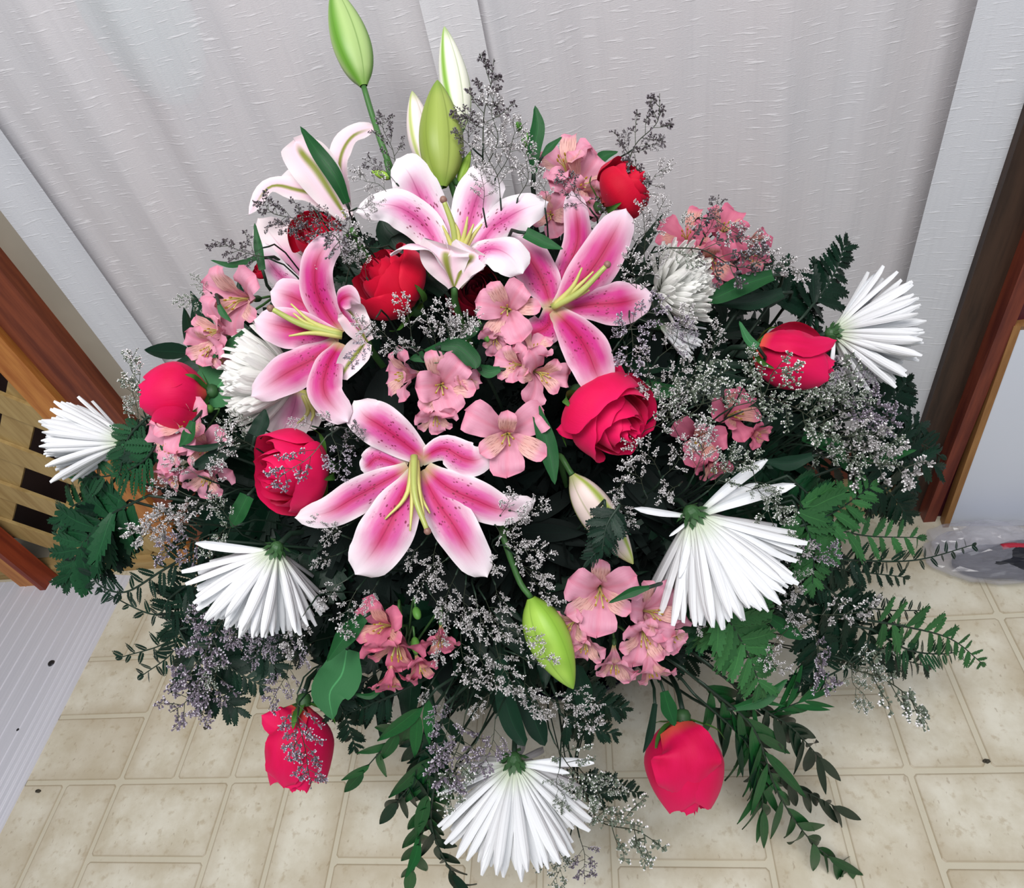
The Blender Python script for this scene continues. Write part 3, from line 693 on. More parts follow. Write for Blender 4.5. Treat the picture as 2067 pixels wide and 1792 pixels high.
# ------------------------------------------------------------------ lily buds
def bud(label, tip, basep, wpx, mat, lm, rot=0.0, stem=None, dd=0.0, dzt=0, dzb=0, cat='lily bud', fat=0.42, nm='lily_bud'):
    cx, cy = (tip[0] + basep[0]) / 2, (tip[1] + basep[1]) / 2; d0 = D(max(0, cx), max(0, cy)) + dd; s = d0 / F
    B = P(basep[0], basep[1], d0 + dzb * s); Tp = P(tip[0], tip[1], d0 + dzt * s); L = np.linalg.norm(Tp - B); z = norm(Tp - B)
    x = norm(np.cross(z, -FWD)); y = np.cross(z, x)
    t = Thing(nm, B, label, cat, 'unopened lily buds'); nu = 36; nv = 24; V = []; uv = []; Fc = []
    R = wpx * s / 2
    for j in range(nv + 1):
        v = j / nv; r = R * (math.sin(PI * v ** (0.69 / -math.log(fat) if False else 0.85)) ** 0.72) * (1 - 0.18 * v)
        if j == 0: r = R * 0.18
        if j == nv: r = R * 0.03
        for i in range(nu + 1):
            a_ = 2 * PI * i / nu + rot; lob = 1 + 0.05 * math.cos(3 * a_) - 0.04 * math.exp(-((((3 * a_ / (2 * PI)) % 1) - .5) / .07) ** 2)
            V.append(B + z * v * L + (x * math.cos(a_) + y * math.sin(a_)) * r * lob); uv.append(((3 * a_ / (2 * PI) + 0.5) % 3.0, v))
    for j in range(nv):
        for i in range(nu): a_ = j * (nu + 1) + i; Fc.append((a_, a_ + 1, a_ + nu + 2, a_ + nu + 1))
    # keep u continuous across the seam
    for j in range(nv + 1):
        u0 = uv[j * (nu + 1)][0]
        for i in range(nu + 1): uv[j * (nu + 1) + i] = (u0 + 3 * i / nu, j / nv)
    t.part('bud_body', V, Fc, mat, uv)
    st = [B] + ([P(q[0], q[1], d0 + (q[2] if len(q) > 2 else 0) * s) for q in stem] if stem else [B - z * 0.05])
    h = HUB + np.array([rng.uniform(-.07, .07), rng.uniform(-.05, .05), 0.03]); C = sample(st + [st[-1] * .5 + h * .5, h], 16)
    V, Fc = tube(C, np.linspace(0.0030, 0.0036, 16), 8); t.part('stem', V, Fc, STEM)
    LM.append((cx, cy, lm)); return t
bud('tallest slim green lily bud cut by the top edge', (672, -28), (734, 174), 84, BUD_G, 'the tallest bud', stem=[(757, 250, 0), (800, 370, 5)], rot=.4)
bud('tall white-green lily bud behind the fat olive one', (897, 54), (932, 262), 66, BUD_W, 'the tall white bud', dd=.05, stem=[(935, 330, 10)], rot=.7)
bud('short faint-pink lily bud left of the fat olive one', (832, 184), (862, 345), 60, BUD_F, 'the short pink bud', dd=.05, stem=[(870, 400, 10)], rot=.1)
bud('fat olive-green lily bud standing above the top centre lily', (883, 162), (893, 378), 98, BUD_O, 'the fat olive bud', stem=[(896, 420, 30)], rot=-PI / 2)
bud('lime-green lily bud hanging lower right of centre', (1157, 1390), (1072, 1206), 96, BUD_B, 'the lime-green bud', rot=-PI / 2, stem=[(1045, 1165, 5), (1012, 1060, 40)], dzt=-10)
bud('blush and green lily bud beside the right chrysanthemum, crossed by a fern', (1278, 1138), (1155, 958), 82, BUD_P, 'the blush bud', dd=.02, rot=.5, stem=[(1130, 930, 60)])
bud('tiny green lily bud to the right of the fat olive one', (950, 305), (925, 372), 22, BUD_B, 'the tiny bud', dd=.02, stem=[(920, 400, 20)])
bud('tiny green bud by the stem of the tallest lily bud', (748, 345), (790, 360), 18, BUD_B, 'the tiny left bud', dd=.02, stem=[(800, 380, 20)])

# ------------------------------------------------------------------ roses
def rose(label, c, R, axis, mat, lm, openness=0.6, length=1.35, dd=0.0, n=17, sepal_up=True, spin=0.0, tight=1.0, sepals=True, extra=()):
    """c: pixel of the bloom centre, R: radius px, axis: (right,down,away) way the bloom opens"""
    d0 = D(*c) + dd; s = d0 / F * R; z = cvec(axis); x = norm(np.cross(z, np.array([.2, .1, 1.]))); y = np.cross(z, x)
    mid = P(c[0], c[1], d0); B = mid - z * s * length * 0.5
    t = Thing('rose', B, label, 'rose', 'red and pink roses in the bouquet')
    def pt(ang, r, h): return B + (x * math.cos(ang) + y * math.sin(ang)) * r * s + z * h * s
    rs = np.random.RandomState(int(c[0]))
    for k in range(n):
        q = k / (n - 1)                       # 0 inner .. 1 outer
        ang0 = spin + k * 2.399963; nu, nv = 14, 14
        Rm = 0.10 + (0.50 * (q / .6) if q < .6 else 0.50 + 0.40 * (q - .6) / .4); 
        Hh = length * (1.0 - 0.20 * q * (0.2 + openness)) * (0.97 + 0.05 * rs.rand())
        half = (1.7 - (0.55 if openness > .3 else .0) * q) * tight; fl = openness * max(0, q - .35) ** 1.3 * 1.7
        V = []; uv = []; Fc = []
        ph = rs.rand() * 6
        for j in range(nv + 1):
            v = j / nv
            rad = Rm * (math.sin(min(1, (v + (.04 if openness < .3 else 0)) / 0.58) * PI / 2) ** (0.5 if openness < .3 else 0.75))
            rad *= (1.0 if openness >= .3 else math.sin(min(1, (v + .08) / .5) * PI / 2) ** .25)
            close = (1 - 0.46 * (1 - openness) * max(0, (v - 0.45) / 0.55) ** 2.0) * (1.10 if openness < .3 else 1.0)
            rad *= close
            for i in range(nu + 1):
                u = -1 + 2 * i / nu
                wv = (0.40 + 0.60 * math.sin(min(1, v / 0.5) * PI / 2)) * (math.sqrt(max(0.0, 1 - (max(0, v - 0.6) / 0.42) ** 2)) * .6 + .4)
                a_ = ang0 + u * half * wv
                edge = 1 - 0.09 * u * u + 0.025 * math.exp(-(u / .12) ** 2)
                r_ = rad + 0.075 * u + fl * 0.55 * max(0, v - 0.55) ** 1.3 * (1 + .35 * math.sin(3 * u + ph))
                h_ = Hh * (v * edge) + 0.02 * math.sin(7 * u + ph) * v
                if v > 0.8: r_ += fl * 0.9 * (v - .8); h_ -= fl * 1.3 * (v - .8) ** 1.2
                V.append(pt(a_, r_ * (1 if True else 0), h_)); uv.append((u, v))
        for j in range(nv):
            for i in range(nu): b_ = j * (nu + 1) + i; Fc.append((b_, b_ + 1, b_ + nu + 2, b_ + nu + 1))
        t.part('petal', V, Fc, mat, uv)
    for sp, ww, nn in extra:              # single flared outer petals
        V, Fc, uv = petal_mesh([P(q[0], q[1], d0 + q[2] * d0 / F) for q in sp], [a_ * d0 / F for a_ in ww], cvec(nn), cup=-.15, ruffle=.07, nu=10, nv=14, seed=3, tipk=.8)
        t.part('petal', V, Fc, mat, uv)
    # calyx and sepals
    V = []; Fc = []; m = 14; prf = [(0.06, -0.30), (0.16, -0.26), (0.22, -0.14), (0.20, -0.02), (0.24, 0.03)]
    for r_, h_ in prf:
        for k in range(m): V.append(pt(2 * PI * k / m, r_, h_))
    for i in range(len(prf) - 1):
        for k in range(m): k2 = (k + 1) % m; Fc.append((i * m + k, i * m + k2, (i + 1) * m + k2, (i + 1) * m + k))
    cal = t.part('calyx', V, Fc, CALYX)
    if sepals:
        for k in range(5):
            a_ = spin + 2 * PI * k / 5; o_ = x * math.cos(a_) + y * math.sin(a_)
            cur = rs.uniform(-0.25, .35)
            spn = [B + o_ * .18 * s - z * .02 * s, B + o_ * .55 * s + z * .10 * s, B + o_ * (.85 + .1 * cur) * s + z * (.30 - cur * .5) * s, B + o_ * (1.0 + .25 * cur) * s + z * (.62 - cur) * s]
            V, Fc, uv = petal_mesh(spn, [.16 * s, .26 * s, .18 * s, .04 * s], o_ - z, cup=.12, ruffle=.02, nu=4, nv=10, tipk=.9); t.part('sepal', V, Fc, SEPAL, uv, parent=cal)
    C = stem_pts(pt(0, 0, -.28), -z); V, Fc = tube(C, 0.0032, 8); t.part('stem', V, Fc, STEM_D)
    LM.append((c[0], c[1], lm)); return t
rose('bright red rose between the top centre lily and the left pink lily', (788, 576), 86, (-.75, -.62, -.85), ROSE_R, 'the upper red rose', .40, 1.55, n=16, dd=.03)
rose('open hot pink rose at the lower left of the large central lily', (592, 955), 95, (-.75, .12, -.9), ROSE_A, 'the lower left open rose', .42, 1.45, n=16, spin=1)
rose('biggest open hot pink rose right of centre with a visible spiral heart', (1226, 838), 98, (.80, .72, -.85), ROSE_A, 'the big right rose', .50, 1.65, n=18, spin=2, extra=[([(1200, 800, 10), (1172, 840, -10), (1150, 862, -15), (1122, 866, 0)], [60, 76, 50, 16], (-.3, -.2, -1)), ([(1215, 780, 20), (1232, 752, 0), (1252, 738, -10)], [70, 90, 60], (0, .2, -1))])
rose('half-open hot pink rose bud at the far left, lying sideways', (352, 796), 68, (-1, .12, -.25), ROSE_A, 'the far left rosebud', .12, 1.85, n=12, spin=.5)
rose('hot pink rosebud at the right, pointing towards the right chrysanthemum', (1602, 724), 62, (1, .30, -.15), ROSE_A, 'the right rosebud', .18, 2.5, n=12, spin=1.2, extra=[([(1540, 680, -30), (1590, 682, -62), (1640, 692, -62), (1690, 686, -40)], [40, 60, 54, 18], (0, -.5, -1))])
rose('hot pink rose hanging head down at the lower left over the floor', (610, 1508), 72, (.02, 1, -.18), ROSE_A, 'the lower left hanging rose', .31, 2.3, n=13, spin=2.2, extra=[([(602, 1432, -5), (585, 1446, -25), (562, 1462, -30), (527, 1443, -20)], [30, 62, 60, 26], (0, -.3, -1)), ([(600, 1432, -15), (575, 1490, -62), (565, 1550, -70), (572, 1592, -50)], [40, 84, 80, 54], (-.2, 0, -1))])
rose('smooth oval hot pink rosebud hanging at the lower right over the floor', (1386, 1545), 76, (.03, 1, -.22), ROSE_A, 'the lower right hanging rosebud', .0, 2.25, n=11, spin=.9, extra=[([(1362, 1462, -30), (1386, 1510, -78), (1390, 1565, -84), (1384, 1622, -56)], [60, 128, 136, 84], (0, 0, -1)), ([(1382, 1600, -20), (1380, 1622, -16), (1376, 1640, -5)], [50, 44, 30], (0, 0, -1))])
rose('red rose at the upper right beside the pink alstroemerias', (1256, 380), 66, (.75, -.5, -.5), ROSE_R, 'the upper right red rose', .5, 1.5, n=15)
rose('red rose half hidden behind the left pink lily', (640, 472), 58, (-.2, -.4, -1), ROSE_R, 'the hidden left red rose', .35, 1.3, n=14, dd=.06)
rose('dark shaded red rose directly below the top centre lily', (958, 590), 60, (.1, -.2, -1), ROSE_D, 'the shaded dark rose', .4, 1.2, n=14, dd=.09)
rose('small sliver of red rose above the far left alstroemerias', (530, 545), 24, (-.6, -.6, -1), ROSE_R, 'the small red sliver', .3, 1.3, n=8, dd=.07, sepals=False)

# ------------------------------------------------------------------ chrysanthemums
def strap(seed, wid, curve, mt=None):
    rs = np.random.RandomState(seed); n = 9; C = []
    for j in range(n + 1):
        v = j / n; C.append(np.array([0.02 * math.sin(v * 3 + seed), v - .08 * curve * v * v, curve * (v ** 1.8) * 0.35]))
    V = []; uv = []; Fc = []
    for j in range(n + 1):
        v = j / n; w_ = wid * (0.35 + 0.65 * min(1, v / 0.5)) * (math.sqrt(max(0, 1 - (max(0, v - .72) / .285) ** 2)))
        for i in range(5):
            u = -1 + i / 2; V.append(C[j] + np.array([u * w_ / 2, 0, wid * .35 * u * u])); uv.append((u, v))
    for j in range(n):
        for i in range(4): a_ = j * 5 + i; Fc.append((a_, a_ + 1, a_ + 6, a_ + 5))
    return mkmesh('mum_petal', V, Fc, mt or MUM, uv)
STRAPS = [strap(1, .10, .25), strap(2, .11, .45), strap(3, .115, .1), strap(4, .095, .7)]
FINE = [strap(5, .17, .9, MUM_F), strap(6, .18, 1.3, MUM_F), strap(7, .15, .6, MUM_F)]
def mum(label, cal, Lpx, axis, th, n, lm, meshes=STRAPS, dd=0.0, stray=(), gap=0, t0=0.0, hid=False, thmin=0.05, inc=1.0):
    d0 = D(*cal) + dd; s = d0 / F; L = Lpx * s; z = cvec(axis); x = norm(np.cross(z, np.array([.3, .2, 1.]))); y = np.cross(z, x); B = P(cal[0], cal[1], d0)
    t = Thing('chrysanthemum', B, label, 'chrysanthemum', 'white chrysanthemums in the bouquet'); rs = np.random.RandomState(int(cal[0] + cal[1]))
    n = min(290, int(n * 1.25))
    for k in range(n):
        q = (k + .5) / n; tht = thmin + (th - thmin) * q ** 0.62; ph = k * 2.399963 + rs.normal() * .08
        tht += rs.normal() * .035
        o_ = x * math.cos(ph) + y * math.sin(ph); dr = norm(z * math.cos(tht) + o_ * math.sin(tht))
        inward = norm(z * math.sin(tht) - o_ * math.cos(tht)); side = np.cross(dr, inward)
        r0 = 0.07 * L; Lk = L * (0.88 + 0.12 * q + rs.normal() * .035)
        loc = B + z * (0.10 * L * (1 - q)) + o_ * r0 * q * 1.0
        t.inst('petal', meshes[k % len(meshes)], basis(side, dr, inward, loc, (Lk * rs.uniform(.9, 1.15), Lk, Lk * inc)))
    for sdir, sl in stray:
        dr = cvec(sdir); side = norm(np.cross(dr, -FWD)); nn = np.cross(side, dr)
        t.inst('petal', STRAPS[2], basis(side, dr, nn, B, (L * sl * 1.0, L * sl, L * sl)))
    # green involucre: little scales
    V = []; Fc = []
    sc_ = []
    for k in range(26):
        ph = k * 2.4; q = k / 26; o_ = x * math.cos(ph) + y * math.sin(ph); b_ = B - z * (.10 * L * (1 - q)) + o_ * .06 * L
        dr = norm(o_ * .8 + z * (.2 + q)); sd = np.cross(dr, o_); sd = norm(sd) if np.linalg.norm(sd) > .1 else x
        e = b_ + dr * .12 * L; w_ = .03 * L; nrm = norm(np.cross(sd, dr))
        m_ = b_ + dr * .06 * L
        sc_.append(([b_, m_ + sd * w_, e, m_ - sd * w_, m_ - nrm * w_ * .5], [(0, 1, 4), (1, 2, 4), (2, 3, 4), (3, 0, 4), (0, 3, 2, 1)]))
    V0, F0 = ellipsoid((0, 0, 0), (1, 1, 1), 12, 8); V0 = [B - z * .04 * L + x * v[0] * .085 * L + y * v[1] * .085 * L + z * v[2] * .09 * L for v in V0]
    V, Fc = merge(sc_ + [(V0, F0)]); t.part('green_calyx', V, Fc, CALYX, smooth=False)
    C = stem_pts(B - z * .08 * L, -z); V, Fc = tube(C, 0.0030, 8); t.part('stem', V, Fc, STEM_D)
    LM.append((cal[0] + axis[0] * Lpx * .6, cal[1] + axis[1] * Lpx * .6, lm)); return t
mum('white spider chrysanthemum at the far left by the lattice', (252, 890), 140, (-1, -.03, .10), 0.75, 150, 'the far left chrysanthemum')
mum('white chrysanthemum partly hidden under the left pink lily', (598, 770), 136, (-1, -.02, -.35), 1.2, 170, 'the hidden left chrysanthemum', FINE, dd=.05)
mum('white chrysanthemum fan at the lower left, seen from its green base', (556, 1112), 168, (-.42, .88, .28), 1.02, 190, 'the lower left chrysanthemum', stray=[((-1, -.12, 0), .95)])
mum('white chrysanthemum fan at the bottom centre over the floor', (1038, 1540), 188, (.02, 1, .32), 1.08, 190, 'the bottom chrysanthemum', stray=[((1, -.03, 0), .86), ((.95, .1, -.1), .6)])
mum('largest white chrysanthemum fan at the right, with loose stray petals', (1400, 1042), 212, (.52, .84, .30), 0.92, 260, 'the large right chrysanthemum', stray=[((-1, -.15, 0), .58), ((-.28, .95, -.1), .60), ((.78, -.62, 0), .88), ((1, -.32, 0), 1.0), ((.9, -.45, .1), .7), ((-.6, .5, .1), .3)])
mum('white chrysanthemum fan at the far right in front of the curtain', (1684, 672), 152, (1, -.05, .16), 0.98, 170, 'the far right chrysanthemum', stray=[((.60, -.85, 0), .98), ((-.1, 1, .1), .5)])
mum('rounded white chrysanthemum behind the deep pink lily at the right', (1335, 590), 104, (.62, -.10, -.75), 1.35, 170, 'the upper right white bloom', FINE, dd=.04)
mum('ragged white-green petals under the upper right white bloom', (1330, 655), 92, (.85, .5, .1), 0.55, 26, 'the ragged white petals', STRAPS, dd=.06)

# ------------------------------------------------------------------ alstroemeria
def als_petal(kind, seed):
    rs = np.random.RandomState(seed)
    if kind == 'outer': sp = [(0, 0, 0), (0, .16, .45), (0, .46, .86), (0, .82, 1.04 + .06 * rs.randn()), (0, 1.10, 1.0)]; wd = [.10, .36, .84, 1.06, .84]; mt = ALS_O
    else: sp = [(0, 0, 0), (0, .12, .48), (0, .38, .92), (0, .72, 1.16 + .06 * rs.randn()), (0, .98, 1.18)]; wd = [.06, .22, .50, .66, .40]; mt = ALS_I
    V, Fc, uv = petal_mesh([np.array(p) for p in sp], wd, np.array([0, -.6, .8]), cup=.06, ruffle=.11, groove=.04, nu=10, nv=12, seed=seed, tipk=.78)
    return V, Fc, uv, mt
AP = {}
for kd in ('outer', 'inner'):
    for k in range(3):
        V, Fc, uv, mt = als_petal(kd, k + 3)
        AP[(kd, k, 0)] = mkmesh('alstroemeria_petal', V, Fc, mt, uv)
        AP[(kd, k, 1)] = mkmesh('alstroemeria_petal', V, Fc, ALS_O2 if kd == 'outer' else ALS_I2, uv)
_l = []
for k in range(5):
    a_ = 1.2 + k * 1.3; _l.append(tube(sample([np.array([0, 0, 0]), np.array([.05 * math.cos(a_), .05 * math.sin(a_), .7]), np.array([.18 * math.cos(a_), .18 * math.sin(a_) - .1, 1.12])], 7), .022, 5))
AF = mkmesh('filaments', *merge(_l), YELLOW)
_l = []
for k in range(5):
    a_ = 1.2 + k * 1.3; _l.append(ellipsoid((.18 * math.cos(a_), .18 * math.sin(a_) - .1, 1.14), (.035, .035, .075), 6, 4))
AA = mkmesh('anthers', *merge(_l), ANTHER)
Vc, Fcc = ellipsoid((0, 0, -.10), (.11, .11, .2), 10, 7); AC = mkmesh('ovary', Vc, Fcc, CALYX)
def alstro(label, blooms, lm, col=0, dd=0.0, buds=()):
    """blooms: (px, py, radius px, axis, spin[, extra dd])"""
    c = np.mean([b[:2] for b in blooms], axis=0); d0 = D(*c) + dd; s = d0 / F
    B = P(c[0], c[1], d0 + 0.09); t = Thing('alstroemeria_spray', B, label, 'alstroemeria', 'pink alstroemeria sprays in the bouquet')
    rs = np.random.RandomState(int(c[0] * 3 + c[1]))
    for b in blooms:
        px, py, R, ax, sp = b[:5]; dz = b[5] if len(b) > 5 else 0
        z = cvec(ax); up = -DOWN; x = norm(np.cross(up, z)); y = np.cross(z, x); S = R * s * .91
        mid = P(px, py, d0 + dz * s); o_ = mid - z * S * .85
        br = bpy.data.objects.new('blossom', None); br.empty_display_size = .01; LINK(br); br.parent = t.o; br.location = o_ - t.base
        def put(nm, me, m):
            ob = bpy.data.objects.new(nm, me); LINK(ob); ob.parent = br; mm = m.copy(); mm.translation = mm.translation - Vector(o_); ob.matrix_basis = mm
        for k in range(6):
            a_ = sp + k * PI / 3 + rs.normal() * .08; kd = 'outer' if k % 2 == 0 else 'inner'; rad = x * math.cos(a_) + y * math.sin(a_)
            tl = rs.normal() * .12; zz = norm(z + rad * tl); rr = norm(rad - z * tl); side = np.cross(rr, zz)
            put('petal', AP[(kd, k // 2, col)], basis(side, rr, zz, o_, S * rs.uniform(.92, 1.08)))
        put('filaments', AF, basis(x, y, z, o_, S)); put('anthers', AA, basis(x, y, z, o_, S)); put('ovary', AC, basis(x, y, z, o_, S))
        C = sample([o_ - z * S * .2, o_ - z * S * .9, B + (o_ - B) * .2, B], 8); V, Fc = tube(C, .0014, 6); t.part('pedicel', V, Fc, STEM)
    for q in buds:
        px, py, px2, py2, wd = q; a_, b_ = P(px, py, d0), P(px2, py2, d0 + .01); z = norm(b_ - a_); x = norm(np.cross(z, FWD)); y = np.cross(z, x); L = np.linalg.norm(b_ - a_)
        V, Fc = ellipsoid((0, 0, 0), (1, 1, 1), 10, 8); V = [a_ + z * (L / 2) + x * v[0] * wd * s / 2 + y * v[1] * wd * s / 2 + z * v[2] * L / 2 for v in V]
        bo = t.part('closed_bud', V, Fc, SEPAL, [(0, 0)] * len(V)); 
        C = sample([b_ - z * L * .1, b_ + z * L * .6, B], 7); V, Fc = tube(C, .0012, 5); t.part('pedicel', V, Fc, STEM)
    C = stem_pts(B, B - P(c[0], c[1], d0)); V, Fc = tube(C, .0026, 8); t.part('stem', V, Fc, STEM)
    LM.append((c[0], c[1], lm)); return t
alstro('pale pink alstroemeria cluster at the left edge, against the curtain', [
    (476, 605, 74, (-.35, .25, -1), .5), (432, 668, 56, (-.6, .1, -1), 1.3), (420, 702, 52, (-.4, .6, -1), .2), (445, 722, 34, (.1, 1, -.6), .9, 15)], 'the left alstroemerias', 0)
alstro('pale pink alstroemeria cluster below the far left rosebud', [
    (372, 852, 62, (-.1, -.3, -1), .6), (352, 895, 62, (-.7, .3, -1), .2), (412, 905, 50, (.3, .2, -1), .9, 12), (418, 962, 54, (.1, .8, -.8), .4), (352, 962, 38, (-.5, .8, -.7), 1.4, 12)], 'the far left alstroemerias', 0, buds=[(412, 822, 430, 828, 18)])
alstro('pink alstroemeria cluster at the top right beside a red rose', [
    (1140, 330, 66, (-.3, -.6, -.8), .5), (1172, 370, 66, (.4, -.1, -1), 1.1), (1180, 400, 50, (.2, .7, -.8), .3), (1110, 432, 52, (-.2, .2, -1), .8, 12)], 'the top right alstroemerias', 0, dd=.03, buds=[(1062, 262, 1068, 300, 26), (1045, 246, 1050, 262, 14)])
alstro('coral-pink alstroemeria cluster at the right edge, webbed with limonium', [
    (1385, 475, 56, (-.3, -.4, -1), .3), (1462, 462, 56, (.2, -.5, -1), 1.1), (1432, 525, 64, (-.2, .4, -1), .5), (1505, 510, 64, (.5, .3, -1), .2)], 'the right alstroemerias', 1, dd=.01)
alstro('pink alstroemerias in the dark centre left of the twin blossoms', [
    (815, 755, 56, (-.9, .1, -.7), .8), (890, 778, 74, (.1, .1, -1), .9), (940, 765, 40, (.8, -.2, -.8), .2, 8), (880, 845, 42, (.1, .9, -.8), .7)], 'the centre alstroemerias', 0)
alstro('pair of pink alstroemeria blossoms under the deep pink lily', [
    (1040, 735, 46, (-.6, 0, -1), .6), (1095, 755, 60, (.5, .3, -1), .1), (1080, 705, 44, (.3, -.8, -.8), .9, 10)], 'the twin blossoms', 0)
alstro('pink alstroemeria bloom and buds between the two upper lilies', [
    (1022, 622, 66, (-.1, .1, -1), 1.0), (1000, 685, 34, (.1, .8, -.7), .3, 10)], 'the upper middle alstroemeria', 0, buds=[(985, 690, 975, 660, 16)])
alstro('single full pink alstroemeria blossom in the dark left of the big right rose', [
    (1024, 878, 78, (0, .1, -1), .5)], 'the single centre blossom', 0)
alstro('dusky pink alstroemerias under grey limonium right of the big rose', [
    (1410, 890, 58, (-.2, .3, -1), .4), (1440, 940, 40, (.2, .8, -.7), 1.0, 8), (1482, 835, 58, (.3, -.2, -1), .9), (1525, 875, 36, (.7, .5, -1), .2)], 'the dusky right alstroemerias', 1, dd=.03)
alstro('coral-pink alstroemerias drooping below the large central lily', [
    (772, 1262, 64, (-.4, -.3, -1), .5), (800, 1310, 66, (.05, .9, -.75), .6), (890, 1290, 42, (.1, .8, -.7), 1.1), (850, 1345, 38, (.5, .7, -.7), .3), (790, 1372, 44, (.1, 1, -.5), .2, 10)], 'the lower alstroemerias', 1, buds=[(845, 1250, 838, 1225, 18), (842, 1320, 836, 1285, 20)])
alstro('pale pink alstroemeria with fine dark streaks below the blush bud', [
    (1212, 1200, 78, (-.1, .1, -1), .5), (1150, 1262, 50, (-.7, .2, -1), .9, 10), (1180, 1300, 50, (-.3, .7, -.8), .1, 8)], 'the streaked alstroemeria', 0)
alstro('dense pink alstroemeria heads left of the lower right fern', [
    (1318, 1235, 64, (.4, -.2, -1), .8), (1300, 1285, 60, (0, .4, -1), .3), (1355, 1280, 46, (.6, .5, -1), .9, 8), (1240, 1340, 54, (-.1, .9, -.7), .2), (1318, 1350, 50, (.2, 1, -.5), .7)], 'the lower right alstroemerias', 0)

# ------------------------------------------------------------------ label maker for foliage
def phrase(px, py, k=0):
    d = sorted((math.hypot(px - a, py - b), a, b, l) for a, b, l in LM)[k]
    dx, dy = px - d[1], py - d[2]
    if d[0] < 28: return 'right over ' + d[3]
    a_ = math.degrees(math.atan2(-dy, dx)) % 360
    w_ = ['right of', 'above right of', 'above', 'above left of', 'left of', 'below left of', 'below', 'below right of'][int((a_ + 22.5) // 45) % 8]
    return ('just ' if d[0] < 75 else ('far ' if d[0] > 190 else '')) + w_ + ' ' + d[3]
PEND = []        # (object, stem text, px, py) resolved at the end
def lab(o, text, px, py, cat, group=None): tag(o, None, cat, group); PEND.append((o, text, px, py))
def resolve():
    used = set(); left = list(PEND)
    for k in range(14):
        nxt = []
        for it in left:
            l = it[1] + ' ' + phrase(it[2], it[3], k)
            if l in used: nxt.append(it)
            else: used.add(l); it[0]['label'] = l
        left = nxt
    for it in left: it[0]['label'] = it[1] + ' ' + phrase(it[2], it[3]); print('dup', it[0]['label'])
# ------------------------------------------------------------------ leaf and fern pieces
def leaf_unit(wid, fold_=0.12, bend=0.15, tipk=.0):
    n = 7; V = []; uv = []; Fc = []
    for j in range(n + 1):
        v = j / n; w_ = wid * math.sin(PI * min(1, v * 1.0) ** .8) ** .8 if 0 < j < n else wid * .03
        for i in range(3): u = i - 1; V.append((u * w_ / 2, v, -bend * v * v + abs(u) * fold_ * wid)); uv.append((u, v))
    for j in range(n):
        for i in range(2): a_ = j * 3 + i; Fc.append((a_, a_ + 1, a_ + 4, a_ + 3))
    return V, Fc, uv
def pinna_unit(seed, n=8, wid=.46):
    """toothed leatherleaf pinna along +y, length 1"""
    rs = np.random.RandomState(seed); V = []; Fc = []; uv = []
    for j in range(n + 1): v = j / n; V.append((0.02 * math.sin(v * 5 + seed), v * .96, -.10 * v * v)); uv.append((0, v))
    for sd in (-1, 1):
        for j in range(n):
            v0 = j / n; v1 = (j + .9) / n; w_ = wid / 2 * math.sin(PI * (0.16 + .80 * v0)) ** .75 * (1.08 if j % 2 else .95) * rs.uniform(.88, 1.08)
            tv = v1 + .09
            k = len(V); V.append((sd * w_ * .62, v0 + .02, .02 - .1 * v0 * v0)); V.append((sd * w_, tv, .03 - .1 * tv * tv)); V.append((sd * w_ * .42, tv + .015, .01 - .1 * tv * tv)); uv += [(sd * .6, v0), (sd, tv), (sd * .4, tv)]
            f = [(j, k, k + 1, k + 2), (j, k + 2, j + 1)]
            Fc += f if sd < 0 else [tuple(reversed(q)) for q in f]
    V.append((0, 1.06, -.11)); uv.append((0, 1)); Fc.append((n, len(V) - 1 - 1, len(V) - 1))
    return V, Fc, uv
def pinna2_unit(seed):
    """finer, open pinna: separate little leaflets on a thin midrib"""
    rs = np.random.RandomState(seed); V = []; Fc = []; uv = []
    V += [(-.008, 0, 0), (.008, 0, 0), (.004, 1, -.1), (-.004, 1, -.1)]; uv += [(0, 0)] * 4; Fc.append((0, 1, 2, 3))
    n = 9
    for j in range(n):
        v = .08 + .88 * j / n; ln = .27 * math.sin(PI * (.25 + .7 * j / n)) ** .8 * rs.uniform(.85, 1.1)
        for sd in (-1, 1):
            k = len(V); a_ = math.radians(52); dx, dy = sd * math.sin(a_), math.cos(a_); nx, ny_ = -dy * sd, dx * sd; w_ = ln * .32; z = -.1 * v * v
            V += [(0, v, z), (dx * ln * .5 + nx * w_, v + dy * ln * .5 + ny_ * w_, z + .01), (dx * ln, v + dy * ln, z - .01), (dx * ln * .5 - nx * w_, v + dy * ln * .5 - ny_ * w_, z + .01)]
            uv += [(0, 0), (1, .5), (0, 1), (-1, .5)]; Fc.append((k, k + 1, k + 2, k + 3) if sd > 0 else (k + 3, k + 2, k + 1, k))
    k = len(V); V += [(0, .94, -.09), (.04, 1.0, -.1), (0, 1.08, -.12), (-.04, 1.0, -.1)]; uv += [(0, 0)] * 4; Fc.append((k, k + 1, k + 2, k + 3))
    return V, Fc, uv
PM = {}
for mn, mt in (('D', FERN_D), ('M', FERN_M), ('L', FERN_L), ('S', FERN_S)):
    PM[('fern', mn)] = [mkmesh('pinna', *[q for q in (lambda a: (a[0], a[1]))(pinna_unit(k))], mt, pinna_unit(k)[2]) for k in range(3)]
    PM[('open', mn)] = [mkmesh('pinna', pinna2_unit(k)[0], pinna2_unit(k)[1], mt, pinna2_unit(k)[2]) for k in range(3)]
